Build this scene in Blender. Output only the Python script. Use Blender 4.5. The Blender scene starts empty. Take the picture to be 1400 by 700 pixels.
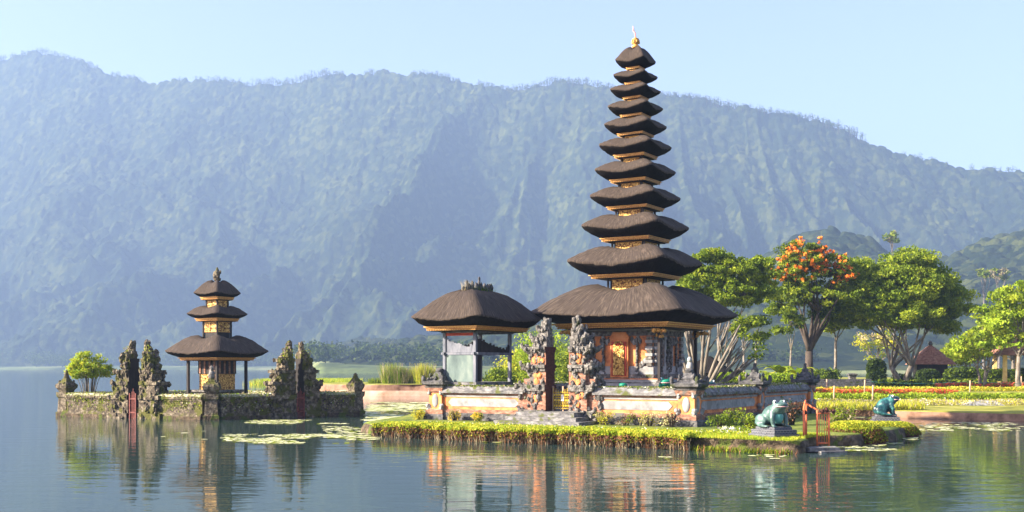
import bpy, math, random
import numpy as np
from math import radians as R, sin, cos, pi
from mathutils import Vector, Matrix

S = bpy.context.scene
COL = S.collection
rnd = random.Random(7)
nrg = np.random.default_rng(11)

# ------------------------------------------------------------------ camera, light, exposure
F = 1555.0          # focal length in photo pixels
HZ = 503.0          # horizon row
EYE = 2.4
cam = bpy.data.cameras.new('camera'); camo = bpy.data.objects.new('camera', cam); COL.objects.link(camo)
camo.location = (0, 0, EYE); camo.rotation_euler = (R(90), 0, 0)
cam.sensor_width = 36; cam.lens = 36 * F / 1400; cam.shift_y = (HZ - 350) / 1400
cam.clip_start = .1; cam.clip_end = 20000
S.camera = camo
SUN_AZ = R(-103); SUN_EL = R(25)       # azimuth clockwise from +Y
w = bpy.data.worlds.new('World'); S.world = w; w.use_nodes = True
nt = w.node_tree
sky = nt.nodes.new('ShaderNodeTexSky'); sky.sky_type = 'NISHITA'; sky.sun_disc = False
sky.sun_elevation = SUN_EL; sky.sun_rotation = SUN_AZ; sky.altitude = 1200; sky.air_density = 1.0; sky.dust_density = 5.0; sky.ozone_density = 4.0
bg = nt.nodes['Background']; bg.inputs[1].default_value = .088
tint = nt.nodes.new('ShaderNodeMix'); tint.data_type = 'RGBA'; tint.blend_type = 'MULTIPLY'; tint.inputs[0].default_value = 1; tint.inputs[7].default_value = (1.14, .955, 1.02, 1)
nt.links.new(sky.outputs[0], tint.inputs[6]); hsv = nt.nodes.new('ShaderNodeHueSaturation'); hsv.inputs['Saturation'].default_value = .84; hsv.inputs['Value'].default_value = 1.06
nt.links.new(tint.outputs[2], hsv.inputs['Color']); nt.links.new(hsv.outputs[0], bg.inputs[0])
sl = bpy.data.lights.new('sun', 'SUN'); sl.energy = 5.0; sl.angle = R(.6); sl.color = (1, .88, .70)
so = bpy.data.objects.new('sun', sl); COL.objects.link(so)
sd = Vector((sin(SUN_AZ) * cos(SUN_EL), cos(SUN_AZ) * cos(SUN_EL), sin(SUN_EL)))
so.rotation_euler = sd.to_track_quat('Z', 'Y').to_euler(); so.location = (-30, -10, 40)
S.view_settings.view_transform = 'Standard'; S.view_settings.look = 'None'
S.view_settings.exposure = 1.92; S.view_settings.gamma = 1
S.cycles.use_denoising = True
S.cycles.max_bounces = 6; S.cycles.diffuse_bounces = 2; S.cycles.glossy_bounces = 3; S.cycles.transparent_max_bounces = 6
S.cycles.volume_bounces = 0; S.cycles.caustics_reflective = False; S.cycles.caustics_refractive = False

def at(px, Y):
    return (px - 700) / F * Y
def zat(py, Y):
    return EYE + (HZ - py) * Y / F

# ------------------------------------------------------------------ materials
def node_mat(name):
    m = bpy.data.materials.new(name); m.use_nodes = True
    return m, m.node_tree, m.node_tree.nodes['Principled BSDF']
def M(name, cols, scale=4, rough=.9, bump=.3, bscale=None, stretch=(1, 1, 1), detail=8, uv=False, metal=0, spec=.25, dist=.02, second=None, contrast=(.32, .68)):
    m, t, p = node_mat(name)
    tc = t.nodes.new('ShaderNodeTexCoord'); mp = t.nodes.new('ShaderNodeMapping')
    t.links.new(tc.outputs['UV' if uv else 'Object'], mp.inputs[0]); mp.inputs['Scale'].default_value = stretch
    n = t.nodes.new('ShaderNodeTexNoise'); n.inputs['Scale'].default_value = scale; n.inputs['Detail'].default_value = detail; n.inputs['Roughness'].default_value = .62
    t.links.new(mp.outputs[0], n.inputs['Vector'])
    r = t.nodes.new('ShaderNodeValToRGB'); t.links.new(n.outputs['Fac'], r.inputs[0])
    e = r.color_ramp.elements
    k = len(cols)
    while len(e) < k: e.new(.5)
    for i, c in enumerate(cols):
        e[i].position = contrast[0] + (contrast[1] - contrast[0]) * i / max(1, k - 1); e[i].color = (*c, 1)
    out = r.outputs[0]
    if second:
        # second = (color, scale, threshold): patches of moss, lichen or stain
        n2 = t.nodes.new('ShaderNodeTexNoise'); n2.inputs['Scale'].default_value = second[1]; n2.inputs['Detail'].default_value = 6
        t.links.new(tc.outputs['Object'], n2.inputs['Vector'])
        r2 = t.nodes.new('ShaderNodeValToRGB'); r2.color_ramp.elements[0].position = second[2]; r2.color_ramp.elements[1].position = second[2] + .08
        t.links.new(n2.outputs['Fac'], r2.inputs[0])
        mx = t.nodes.new('ShaderNodeMix'); mx.data_type = 'RGBA'
        t.links.new(r2.outputs[0], mx.inputs[0]); t.links.new(out, mx.inputs[6]); mx.inputs[7].default_value = (*second[0], 1)
        out = mx.outputs[2]
    t.links.new(out, p.inputs['Base Color'])
    p.inputs['Roughness'].default_value = rough; p.inputs['Metallic'].default_value = metal
    p.inputs['Specular IOR Level'].default_value = spec
    if bump:
        nb = t.nodes.new('ShaderNodeTexNoise'); nb.inputs['Scale'].default_value = bscale or scale * 3; nb.inputs['Detail'].default_value = 8
        t.links.new(mp.outputs[0], nb.inputs['Vector'])
        b = t.nodes.new('ShaderNodeBump'); b.inputs['Strength'].default_value = bump; b.inputs['Distance'].default_value = dist
        t.links.new(nb.outputs['Fac'], b.inputs['Height']); t.links.new(b.outputs[0], p.inputs['Normal'])
    return m
def leafmat(name, c, c2, trans=.45, scale=.8):
    m, t, p = node_mat(name)
    tc = t.nodes.new('ShaderNodeTexCoord')
    n = t.nodes.new('ShaderNodeTexNoise'); n.inputs['Scale'].default_value = scale; n.inputs['Detail'].default_value = 5
    t.links.new(tc.outputs['Object'], n.inputs['Vector'])
    r = t.nodes.new('ShaderNodeValToRGB'); r.color_ramp.elements[0].position = .35; r.color_ramp.elements[1].position = .65
    r.color_ramp.elements[0].color = (*c, 1); r.color_ramp.elements[1].color = (*c2, 1)
    t.links.new(n.outputs['Fac'], r.inputs[0])
    t.links.new(r.outputs[0], p.inputs['Base Color']); p.inputs['Roughness'].default_value = .65; p.inputs['Specular IOR Level'].default_value = .25
    tr = t.nodes.new('ShaderNodeBsdfTranslucent'); t.links.new(r.outputs[0], tr.inputs[0])
    mx = t.nodes.new('ShaderNodeMixShader'); mx.inputs[0].default_value = trans
    o = t.nodes['Material Output']
    t.links.new(p.outputs[0], mx.inputs[1]); t.links.new(tr.outputs[0], mx.inputs[2]); t.links.new(mx.outputs[0], o.inputs[0])
    return m

MT = {}
MT['thatch'] = M('thatch', [(.018, .013, .010), (.050, .037, .029), (.125, .094, .072)], scale=1, rough=.95, bump=.9, bscale=1, stretch=(260, 7, 1), uv=True, dist=.03, contrast=(.25, .75), second=((.05, .037, .03), 1.3, .56))
MT['thatch_cut'] = M('thatch_cut', [(.008, .007, .007), (.022, .018, .016)], scale=1, rough=1, bump=.6, bscale=1, stretch=(300, 10, 1), uv=True, spec=.05)
MT['gold'] = M('gold_carving', [(.10, .02, .01), (.45, .25, .05), (.80, .52, .16)], scale=14, rough=.45, bump=.9, bscale=22, dist=.04, metal=.15, contrast=(.4, .6))
MT['gold_plain'] = M('gold_paint', [(.36, .15, .03), (.66, .38, .10)], scale=20, rough=.45, bump=.5, bscale=30, metal=.1, contrast=(.35, .65))
MT['red_trim'] = M('red_trim', [(.30, .03, .02), (.42, .07, .03)], scale=8, rough=.7)
MT['blackwood'] = M('black_wood', [(.012, .010, .010), (.035, .028, .026)], scale=6, rough=.7, stretch=(1, 1, .2))
MT['greywood'] = M('grey_wood', [(.05, .055, .07), (.14, .15, .18), (.22, .22, .25)], scale=5, rough=.85, stretch=(1, 1, .25))
MT['stone'] = M('carved_stone', [(.04, .036, .033), (.13, .12, .11), (.29, .27, .245)], scale=7, rough=.95, bump=.9, bscale=16, dist=.05, second=((.055, .065, .022), 2.2, .60))
MT['mossy'] = M('mossy_stone', [(.028, .022, .016), (.10, .08, .056), (.30, .255, .18)], scale=5, rough=.95, bump=1, bscale=12, dist=.06, second=((.085, .085, .018), 2.0, .50))
MT['palestone'] = M('pale_stone', [(.15, .15, .15), (.27, .265, .26), (.38, .37, .36)], scale=2.2, rough=.85, bump=.3, bscale=14, second=((.20, .19, .18), 1.1, .60))
MT['darkstone'] = M('dark_stone', [(.03, .03, .032), (.09, .088, .09), (.18, .17, .165)], scale=5, rough=.95, bump=.8, bscale=14, dist=.04, second=((.05, .06, .02), 2.5, .57))
MT['orange'] = M('orange_brick', [(.30, .10, .045), (.62, .22, .075), (.70, .30, .12)], scale=3, rough=.9, bump=.4, bscale=20, second=((.16, .10, .08), 1.6, .62))
MT['brick'] = M('old_brick', [(.10, .05, .035), (.27, .13, .085), (.38, .26, .19)], scale=5, rough=.95, bump=.7, bscale=14, stretch=(1, 1, 2.5), second=((.13, .12, .11), 1.5, .55))
MT['darkbrick'] = M('dark_brick', [(.045, .018, .014), (.10, .04, .03)], scale=5, rough=.95, bump=.5, bscale=14, stretch=(1, 1, 3))
MT['redpaint'] = M('red_paint', [(.10, .03, .025), (.26, .075, .06)], scale=8, rough=.7, bump=.4)
MT['orangepaint'] = M('orange_paint', [(.62, .13, .045), (.75, .22, .09)], scale=10, rough=.55, bump=.2)
MT['coping'] = M('coping_stone', [(.05, .05, .052), (.15, .145, .145), (.28, .27, .26)], scale=4, rough=.95, bump=.7, bscale=12, dist=.03, stretch=(1, 1, 2), second=((.09, .10, .03), 3, .56))
MT['lichen'] = M('lichen_top', [(.09, .09, .04), (.26, .25, .13), (.55, .53, .42)], scale=9, rough=1, bump=.9, bscale=20, dist=.04)
MT['yellow'] = M('yellow_plaster', [(.55, .38, .12), (.72, .55, .25)], scale=3, rough=.8)
MT['tile'] = M('roof_tile', [(.12, .05, .035), (.28, .13, .085), (.38, .22, .15)], scale=1, rough=.85, bump=1, bscale=1, stretch=(40, 14, 1), uv=True, dist=.06)
MT['soil'] = M('soil', [(.10, .055, .035), (.24, .14, .09), (.32, .20, .14)], scale=1.5, rough=1, bump=.6, bscale=8)
MT['sand'] = M('sand', [(.25, .15, .09), (.42, .27, .19), (.50, .36, .27)], scale=.8, rough=1, bump=.5, bscale=5, dist=.05)
MT['grass'] = M('grass', [(.09, .10, .012), (.24, .24, .03), (.38, .34, .08)], scale=.7, rough=1, bump=.9, bscale=9, dist=.06)
MT['bank'] = M('earth_bank', [(.025, .018, .012), (.075, .055, .035), (.16, .12, .08)], scale=4, rough=1, bump=1, bscale=9, dist=.08, second=((.07, .09, .015), 2.2, .52))
MT['lawn'] = M('lawn', [(.05, .08, .012), (.13, .17, .02), (.24, .24, .05)], scale=1.4, rough=1, bump=.9, bscale=12, dist=.05)
MT['bark'] = M('pale_bark', [(.06, .05, .04), (.17, .145, .115), (.29, .26, .21)], scale=4, rough=.9, bump=.6, stretch=(1, 1, .4))
MT['barkdark'] = M('dark_bark', [(.03, .022, .018), (.09, .07, .055)], scale=4, rough=.9, bump=.6, stretch=(1, 1, .4))
MT['wood'] = M('stake_wood', [(.35, .22, .13), (.55, .38, .26)], scale=5, rough=.9)
MT['frog'] = M('frog_paint', [(.02, .045, .042), (.06, .12, .105), (.17, .25, .22)], scale=3.5, rough=.42, bump=.3, bscale=14, spec=.5, dist=.01)
MT['frogdark'] = M('frog_paint_dark', [(.006, .018, .03), (.012, .06, .07), (.04, .16, .14)], scale=4, rough=.35, bump=.3, bscale=14, spec=.5, dist=.01, contrast=(.4, .6))
MT['frogbelly'] = M('frog_belly', [(.06, .24, .21), (.12, .34, .29)], scale=5, rough=.5, bump=.1)
MT['frogsmall'] = M('frog_green', [(.01, .16, .10), (.02, .28, .18)], scale=5, rough=.4, bump=.1)
MT['white'] = M('white_paint', [(.6, .6, .6), (.8, .8, .8)], scale=5, rough=.5, bump=0)
MT['black'] = M('black_paint', [(.01, .01, .01), (.02, .02, .02)], scale=5, rough=.3, bump=0)
MT['pinkpaint'] = M('pink_paint', [(.55, .2, .2), (.75, .5, .48)], scale=9, rough=.5, bump=0)
MT['teal'] = M('weathered_panel', [(.055, .085, .085), (.11, .155, .145), (.20, .24, .21)], scale=2, rough=.6, bump=.2, stretch=(1, 1, .4))
MT['concrete'] = M('concrete', [(.32, .31, .31), (.45, .44, .44)], scale=3, rough=.9)
MT['cobble'] = None
MT['leafA'] = leafmat('leaf_dark', (.055, .095, .010), (.10, .15, .014))
MT['leafB'] = leafmat('leaf_mid', (.12, .19, .010), (.21, .28, .016))
MT['leafC'] = leafmat('leaf_light', (.25, .33, .016), (.38, .43, .028))
MT['leafY'] = leafmat('leaf_yellow', (.46, .45, .03), (.60, .55, .06))
MT['leafBr'] = leafmat('leaf_bright', (.24, .38, .02), (.42, .54, .04), trans=.45)
MT['leafD'] = leafmat('leaf_bluish', (.022, .042, .014), (.04, .07, .02))
MT['dryred'] = leafmat('stem_red', (.11, .04, .018), (.20, .09, .035), trans=.1)
MT['dry'] = leafmat('dry_stems', (.28, .22, .10), (.42, .36, .22), trans=.25)
MT['flowerO'] = leafmat('flower_orange', (.75, .17, .02), (.90, .34, .04), trans=.3)
MT['flowerW'] = leafmat('flower_white', (.6, .6, .5), (.8, .8, .7), trans=.3)
MT['flowerY'] = leafmat('flower_yellow', (.7, .48, .03), (.85, .65, .08), trans=.3)
MT['flowerR'] = leafmat('flower_red', (.50, .05, .03), (.7, .16, .08), trans=.2)
MT['pad'] = leafmat('lily_pad', (.42, .45, .16), (.72, .70, .45), trans=.05, scale=3)
m, t, p = node_mat('cobble')
b = t.nodes.new('ShaderNodeTexBrick'); b.inputs['Scale'].default_value = 5; b.inputs['Color1'].default_value = (.07, .075, .095, 1); b.inputs['Color2'].default_value = (.03, .032, .04, 1); b.inputs['Mortar'].default_value = (.30, .30, .32, 1); b.inputs['Mortar Size'].default_value = .018
tc = t.nodes.new('ShaderNodeTexCoord'); t.links.new(tc.outputs['UV'], b.inputs[0]); t.links.new(b.outputs[0], p.inputs['Base Color']); p.inputs['Roughness'].default_value = .8
bb = t.nodes.new('ShaderNodeBump'); bb.inputs['Distance'].default_value = .02; t.links.new(b.outputs['Fac'], bb.inputs['Height']); bb.invert = True; t.links.new(bb.outputs[0], p.inputs['Normal'])
MT['cobble'] = m

# ------------------------------------------------------------------ mesh builder
class MB:
    def __init__(s): s.v = []; s.f = []; s.m = []; s.uv = []; s.smooth = []; s.arr = []
    def face(s, idx, mi=0, uv=None, sm=False):
        s.f.append(tuple(idx)); s.m.append(mi); s.uv.append(uv or [(0, 0)] * len(idx)); s.smooth.append(sm)
    def box(s, x0, x1, y0, y1, z0, z1, mi=0, tx=0, ty=0, M4=None):
        b = len(s.v)
        pts = [(x0, y0, z0), (x1, y0, z0), (x1, y1, z0), (x0, y1, z0), (x0 + tx, y0 + ty, z1), (x1 - tx, y0 + ty, z1), (x1 - tx, y1 - ty, z1), (x0 + tx, y1 - ty, z1)]
        if M4: pts = [tuple(M4 @ Vector(p)) for p in pts]
        s.v += pts
        dx, dy, dz = x1 - x0, y1 - y0, z1 - z0
        s.face((b, b + 3, b + 2, b + 1), mi, [(0, 0), (0, dy), (dx, dy), (dx, 0)]); s.face((b + 4, b + 5, b + 6, b + 7), mi, [(0, 0), (dx, 0), (dx, dy), (0, dy)])
        for k, L in ((0, dx), (1, dy), (2, dx), (3, dy)):
            s.face((b + k, b + (k + 1) % 4, b + 4 + (k + 1) % 4, b + 4 + k), mi, [(0, 0), (L, 0), (L, dz), (0, dz)])
    def obox(s, c, size, rot=(0, 0, 0), mi=0):
        from mathutils import Euler
        m4 = Matrix.Translation(c) @ Euler(rot).to_matrix().to_4x4()
        a, b, d = size[0] / 2, size[1] / 2, size[2] / 2
        s.box(-a, a, -b, b, -d, d, mi, M4=m4)
    def square(s, cx, cy, prof, mi=0, hy=None, jit=0):
        # prof: list of (half, z[, mi]); stacked square rings. hy: extra y half added
        base = len(s.v); ex = hy or 0
        for it in prof:
            h, z = it[0], it[1]
            for sx, sy in ((-1, -1), (1, -1), (1, 1), (-1, 1)):
                s.v.append((cx + sx * h, cy + sy * (h + ex), z))
        for i in range(len(prof) - 1):
            m_ = prof[i][2] if len(prof[i]) > 2 else mi
            for k in range(4):
                a = base + 4 * i + k; b = base + 4 * i + (k + 1) % 4
                L = 2 * prof[i][0]; dz = abs(prof[i + 1][1] - prof[i][1]) + abs(prof[i + 1][0] - prof[i][0])
                s.face((a, b, b + 4, a + 4), m_, [(0, 0), (L, 0), (L, dz), (0, dz)])
        s.face((base, base + 3, base + 2, base + 1), prof[0][2] if len(prof[0]) > 2 else mi)
        t = base + 4 * (len(prof) - 1)
        s.face((t, t + 1, t + 2, t + 3), prof[-2][2] if len(prof[-2]) > 2 else mi)
    def rings(s, rings, mi=0, sm=True, cap0=True, cap1=True, mis=None, vs=None):
        # rings: list of lists of points, same count, closed
        n = len(rings[0]); base = len(s.v)
        for r in rings: s.v += [tuple(p) for p in r]
        for i in range(len(rings) - 1):
            v0 = vs[i] if vs else i / (len(rings) - 1); v1 = vs[i + 1] if vs else (i + 1) / (len(rings) - 1)
            for k in range(n):
                a = base + i * n + k; b = base + i * n + (k + 1) % n
                s.face((a, b, b + n, a + n), mis[i] if mis else mi, [(k / n, v0), ((k + 1) / n, v0), ((k + 1) / n, v1), (k / n, v1)], sm)
        if cap0: s.face([base + k for k in range(n)][::-1], mis[0] if mis else mi)
        if cap1: s.face([base + (len(rings) - 1) * n + k for k in range(n)], mis[-1] if mis else mi)
    def lathe(s, cx, cy, prof, n=16, mi=0, sm=True):
        s.rings([[(cx + r * cos(2 * pi * k / n), cy + r * sin(2 * pi * k / n), z) for k in range(n)] for r, z in prof], mi, sm)
    def tube(s, pts, rad, n=7, mi=0, sm=True):
        pts = [Vector(p) for p in pts]
        if not hasattr(rad, '__len__'): rad = [rad] * len(pts)
        rr = []
        ref = Vector((0, 0, 1)) if abs((pts[-1] - pts[0]).normalized().z) < .8 else Vector((1, 0, 0))
        for i, p in enumerate(pts):
            d = (pts[min(i + 1, len(pts) - 1)] - pts[max(i - 1, 0)]).normalized()
            a = d.cross(ref).normalized(); b = d.cross(a)
            rr.append([p + (a * cos(2 * pi * k / n) + b * sin(2 * pi * k / n)) * rad[i] for k in range(n)])
        s.rings(rr, mi, sm)
    def ell(s, c, r, nu=12, nv=8, mi=0, rot=None, jit=0, sm=True):
        rr = []
        m3 = rot.to_matrix() if rot else None
        for j in range(nv + 1):
            th = pi * j / nv; th = min(max(th, .02), pi - .02); ring = []
            for k in range(nu):
                q = Vector((r[0] * sin(th) * cos(2 * pi * k / nu), r[1] * sin(th) * sin(2 * pi * k / nu), -r[2] * cos(th)))
                if jit: q *= 1 + rnd.uniform(-jit, jit)
                if m3: q = m3 @ q
                ring.append(q + Vector(c))
            rr.append(ring)
        s.rings(rr, mi, sm)
    def leaves(s, P, size, mi, aspect=.5, up=0, seed=None, droop=None):
        # P (n,3) centres; small quads with random orientation. mi int or array
        n = len(P)
        if n == 0: return
        a = nrg.normal(size=(n, 3)); 
        if up: a[:, 2] += up
        a /= np.linalg.norm(a, axis=1, keepdims=True)
        b = nrg.normal(size=(n, 3)); 
        b -= (b * a).sum(1, keepdims=True) * a; b /= np.linalg.norm(b, axis=1, keepdims=True)
        sz = (size * nrg.uniform(.6, 1.35, n))[:, None] if np.isscalar(size) else size[:, None]
        c = np.cross(a, b) * sz * aspect; b = b * sz
        V = np.stack([P - b, P + c * .9 - b * .1, P + b, P - c * .9 - b * .1], 1) * 1.0
        mi = np.full(n, mi) if np.isscalar(mi) else np.asarray(mi)
        s.arr.append((V, mi))
    def blades(s, P, h, wd, mi, lean=.25):
        n = len(P); ang = nrg.uniform(0, 2 * pi, n); hh = h * nrg.uniform(.55, 1.15, n)
        d = np.stack([np.cos(ang), np.sin(ang), np.zeros(n)], 1) * wd
        ln = nrg.normal(size=(n, 3)) * lean; ln[:, 2] = 1; ln = ln * hh[:, None]
        V = np.stack([P - d, P + d, P + ln + d * .15, P + ln - d * .15], 1)
        mi = np.full(n, mi) if np.isscalar(mi) else np.asarray(mi)
        s.arr.append((V, mi))
    def build(s, name, mats, parent=None, loc=None, rot=None, seg=None):
        if not isinstance(mats, (list, tuple)): mats = [mats]
        me = bpy.data.meshes.new(name)
        if s.arr:
            V = np.concatenate([a[0] for a in s.arr]).reshape(-1, 3); mi = np.concatenate([a[1] for a in s.arr])
            n0 = len(s.v); nq = len(mi)
            allv = np.concatenate([np.array(s.v, dtype=float).reshape(-1, 3), V]) if n0 else V
            lens = np.array([len(f) for f in s.f] + [4] * nq, dtype=np.int32)
            loops = np.concatenate([np.array([i for f in s.f for i in f], dtype=np.int32), np.arange(n0, n0 + nq * 4, dtype=np.int32)])
            me.vertices.add(len(allv)); me.vertices.foreach_set('co', allv.ravel().astype(np.float32))
            me.loops.add(len(loops)); me.loops.foreach_set('vertex_index', loops)
            me.polygons.add(len(lens)); st = np.zeros(len(lens), dtype=np.int32); st[1:] = np.cumsum(lens)[:-1]
            me.polygons.foreach_set('loop_start', st)
            try: me.polygons.foreach_set('loop_total', lens)
            except Exception: pass
            me.polygons.foreach_set('material_index', np.concatenate([np.array(s.m, dtype=np.int32), mi.astype(np.int32)]))
            me.polygons.foreach_set('use_smooth', np.array(s.smooth + [False] * nq, dtype=bool))
            me.update(calc_edges=True)
        else:
            me.from_pydata([tuple(v) for v in s.v], [], s.f)
            me.polygons.foreach_set('material_index', np.array(s.m, dtype=np.int32))
            me.polygons.foreach_set('use_smooth', np.array(s.smooth, dtype=bool))
            uv = me.uv_layers.new(name='UVMap')
            uv.data.foreach_set('uv', np.array([c for u in s.uv for q in u for c in q], dtype=np.float32))
        for m_ in mats: me.materials.append(m_)
        o = bpy.data.objects.new(name, me); COL.objects.link(o)
        if parent: o.parent = parent
        if loc: o.location = loc
        if rot is not None: o.rotation_euler = (0, 0, rot)
        return o

def tag(o, label=None, cat=None, group=None, kind=None):
    if label: o['label'] = label
    if cat: o['category'] = cat
    if group: o['group'] = group
    if kind: o['kind'] = kind
    return o
def thing(name, label, cat, loc=(0, 0, 0), rz=0, group=None):
    o = bpy.data.objects.new(name, None); COL.objects.link(o); o.location = loc; o.rotation_euler = (0, 0, rz); o.empty_display_size = .2
    return tag(o, label, cat, group)
def fused(mb, name, mats, parent, vox=.03, sm=6):
    o = mb.build(name, mats, parent)
    r = o.modifiers.new('r', 'REMESH'); r.mode = 'VOXEL'; r.voxel_size = vox; r.use_smooth_shade = True
    s_ = o.modifiers.new('s', 'SMOOTH'); s_.iterations = sm; s_.factor = .5
    return o

# ------------------------------------------------------------------ numpy noise
def hash2(ix, iy, k=0):
    h = np.sin(ix * 127.1 + iy * 311.7 + k * 74.7) * 43758.5453
    return h - np.floor(h)
def vnoise(x, y, k=0):
    ix, iy = np.floor(x), np.floor(y); fx, fy = x - ix, y - iy
    fx = fx * fx * (3 - 2 * fx); fy = fy * fy * (3 - 2 * fy)
    a = hash2(ix, iy, k); b_ = hash2(ix + 1, iy, k); c = hash2(ix, iy + 1, k); d = hash2(ix + 1, iy + 1, k)
    return (a * (1 - fx) + b_ * fx) * (1 - fy) + (c * (1 - fx) + d * fx) * fy
def fbm(x, y, o=5, k=0):
    s_ = 0; a = .5
    for i in range(o):
        s_ = s_ + a * vnoise(x * 2 ** i, y * 2 ** i, k + i); a *= .5
    return s_
def ridged(x, y, o=4, k=0):
    s_ = 0; a = .5
    for i in range(o):
        n = 1 - np.abs(2 * vnoise(x * 2 ** i, y * 2 ** i, k + i) - 1); s_ = s_ + a * n * n; a *= .5
    return s_
def crowns(x, y, cell, k=0):
    X, Y = x / cell, y / cell; ix, iy = np.floor(X), np.floor(Y); best = np.full(X.shape, 9.); hid = np.zeros(X.shape)
    for dx in (-1, 0, 1):
        for dy in (-1, 0, 1):
            jx, jy = ix + dx, iy + dy
            d = (X - jx - .1 - .8 * hash2(jx, jy, k)) ** 2 + (Y - jy - .1 - .8 * hash2(jx, jy, k + 5)) ** 2
            hh = hash2(jx, jy, k + 9); upd = d < best; best = np.where(upd, d, best); hid = np.where(upd, hh, hid)
    return np.sqrt(np.clip(1 - best * 1.3, 0, 1)) * (.45 + .75 * hid)
def grid_mesh(name, X, Y, Z, mat, kind='structure', smooth=True):
    ny, nx = X.shape
    V = np.stack([X, Y, Z], -1).reshape(-1, 3).astype(np.float32)
    i = np.arange(ny - 1)[:, None] * nx + np.arange(nx - 1)[None, :]
    Q = np.stack([i, i + 1, i + nx + 1, i + nx], -1).reshape(-1, 4).astype(np.int32)
    me = bpy.data.meshes.new(name); me.vertices.add(len(V)); me.vertices.foreach_set('co', V.ravel())
    me.loops.add(Q.size); me.loops.foreach_set('vertex_index', Q.ravel())
    me.polygons.add(len(Q)); me.polygons.foreach_set('loop_start', np.arange(0, Q.size, 4, dtype=np.int32))
    try: me.polygons.foreach_set('loop_total', np.full(len(Q), 4, dtype=np.int32))
    except Exception: pass
    me.polygons.foreach_set('use_smooth', np.full(len(Q), smooth, dtype=bool)); me.update(calc_edges=True)
    me.materials.append(mat); o = bpy.data.objects.new(name, me); COL.objects.link(o); o['kind'] = kind
    return o

def clump_points(n, c, r, fr=nrg):
    d = fr.normal(size=(n, 3)); d /= np.linalg.norm(d, axis=1, keepdims=True)
    rad = fr.random(n) ** .45
    return np.array(c) + d * rad[:, None] * np.array(r)

# ------------------------------------------------------------------ haze
hb = MB(); hb.box(-1750, 1750, -60, 3300, -3.0, 745)
hz = hb.build('haze', []); tag(hz, kind='stuff')
m = bpy.data.materials.new('haze_air'); m.use_nodes = True; t = m.node_tree; t.nodes.remove(t.nodes['Principled BSDF'])
pv = t.nodes.new('ShaderNodeVolumePrincipled'); pv.inputs['Color'].default_value = (.43, .63, 1, 1); pv.inputs['Density'].default_value = .00028; pv.inputs['Anisotropy'].default_value = .1
t.links.new(pv.outputs[0], t.nodes['Material Output'].inputs['Volume']); hz.data.materials.append(m)

# ------------------------------------------------------------------ terrain: mountain, foothills, shores
def ip(t, pts):
    return np.interp(t, [(p[0] - 700) / F for p in pts], [p[1] for p in pts])
ridge_px = [(-260, 130), (-120, 100), (0, 84), (50, 74), (100, 84), (150, 104), (210, 116), (270, 112), (340, 120), (400, 117), (440, 105), (520, 104), (600, 108), (640, 117), (700, 126), (770, 114), (850, 127), (900, 132), (940, 139), (1000, 150), (1060, 158), (1120, 168), (1180, 194), (1250, 220), (1320, 236), (1400, 238), (1500, 262), (1650, 300)]
def mountain():
    tt = np.linspace(-.56, .56, 1100); ss = np.concatenate([np.linspace(0, 1, 480), np.linspace(1.01, 1.25, 16)])
    T, SS = np.meshgrid(tt, ss)
    Rr = np.interp(T, [-.5, -.1, .2, .5], [2650, 2250, 2000, 1850]); F0 = np.interp(T, [-.5, -.15, .1, .5], [1740, 1450, 1250, 1050])
    Y = F0 + (Rr - F0) * SS; X = T * Y
    zr = (HZ - ip(T, ridge_px)) / F * Rr
    s1 = np.clip(SS, 0, 1)
    prof = .30 * s1 + .70 * s1 ** 2.3
    Z = zr * prof
    env = np.sin(pi * np.clip(s1, 0, 1) ** .85) ** .8
    wx = X + 260 * (fbm(X / 400, Y / 400, 3, 3) - .5)
    q = wx / 290 - np.interp(T, [-.45, 0, .12, .3], [1.2, 1.5, 0.2, -1.2]) * s1
    sp = ridged(q, s1 * 1.3 + 3, 3, 20)
    sp2 = ridged(q * 2.4 + 1.6 * fbm(X / 160, Y / 160, 3, 77), s1 * 6 + 1 + 1.5 * fbm(X / 200, Y / 120, 2, 71), 4, 40)
    amp = np.interp(T, [-.5, -.2, 0, .5], [55, 110, 135, 115])
    Z = Z + env * ((sp - .5) * amp * 2.3 + (sp2 - .5) * 48 + (fbm(X / 85, Y / 70, 4, 90) - .5) * 60)
    Z = np.where(SS > 1, zr - (SS - 1) * 500, Z)
    near = np.clip(s1 * 12, 0, 1)
    Z = Z + near * crowns(X, Y, 12, 1) * 8.5 + near * crowns(X + 50, Y, 24, 8) * 6 * (fbm(X / 60, Y / 60, 2, 9) > .5)
    Z = Z + 2 + near * (fbm(X / 25, Y / 25, 3, 5) - .5) * 10
    Z[0, :] = -2
    return tt, grid_mesh('mountain', X, Y, Z, MT['forest'])
m, t, p = node_mat('forest')
tc = t.nodes.new('ShaderNodeTexCoord')
n1 = t.nodes.new('ShaderNodeTexNoise'); n1.inputs['Scale'].default_value = .012; n1.inputs['Detail'].default_value = 8
n2 = t.nodes.new('ShaderNodeTexVoronoi'); n2.inputs['Scale'].default_value = .11
t.links.new(tc.outputs['Object'], n1.inputs['Vector']); t.links.new(tc.outputs['Object'], n2.inputs['Vector'])
mxx = t.nodes.new('ShaderNodeMix'); mxx.data_type = 'RGBA'; mxx.inputs[0].default_value = .40
t.links.new(n1.outputs['Color'], mxx.inputs[6]); t.links.new(n2.outputs['Color'], mxx.inputs[7])
r = t.nodes.new('ShaderNodeValToRGB'); e = r.color_ramp.elements; e[0].position = .3; e[0].color = (.008, .016, .010, 1); e[1].position = .78; e[1].color = (.085, .095, .024, 1); x = e.new(.5); x.color = (.018, .030, .011, 1)
t.links.new(mxx.outputs[2], r.inputs[0]); t.links.new(r.outputs[0], p.inputs['Base Color']); p.inputs['Roughness'].default_value = 1; p.inputs['Specular IOR Level'].default_value = .05
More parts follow.
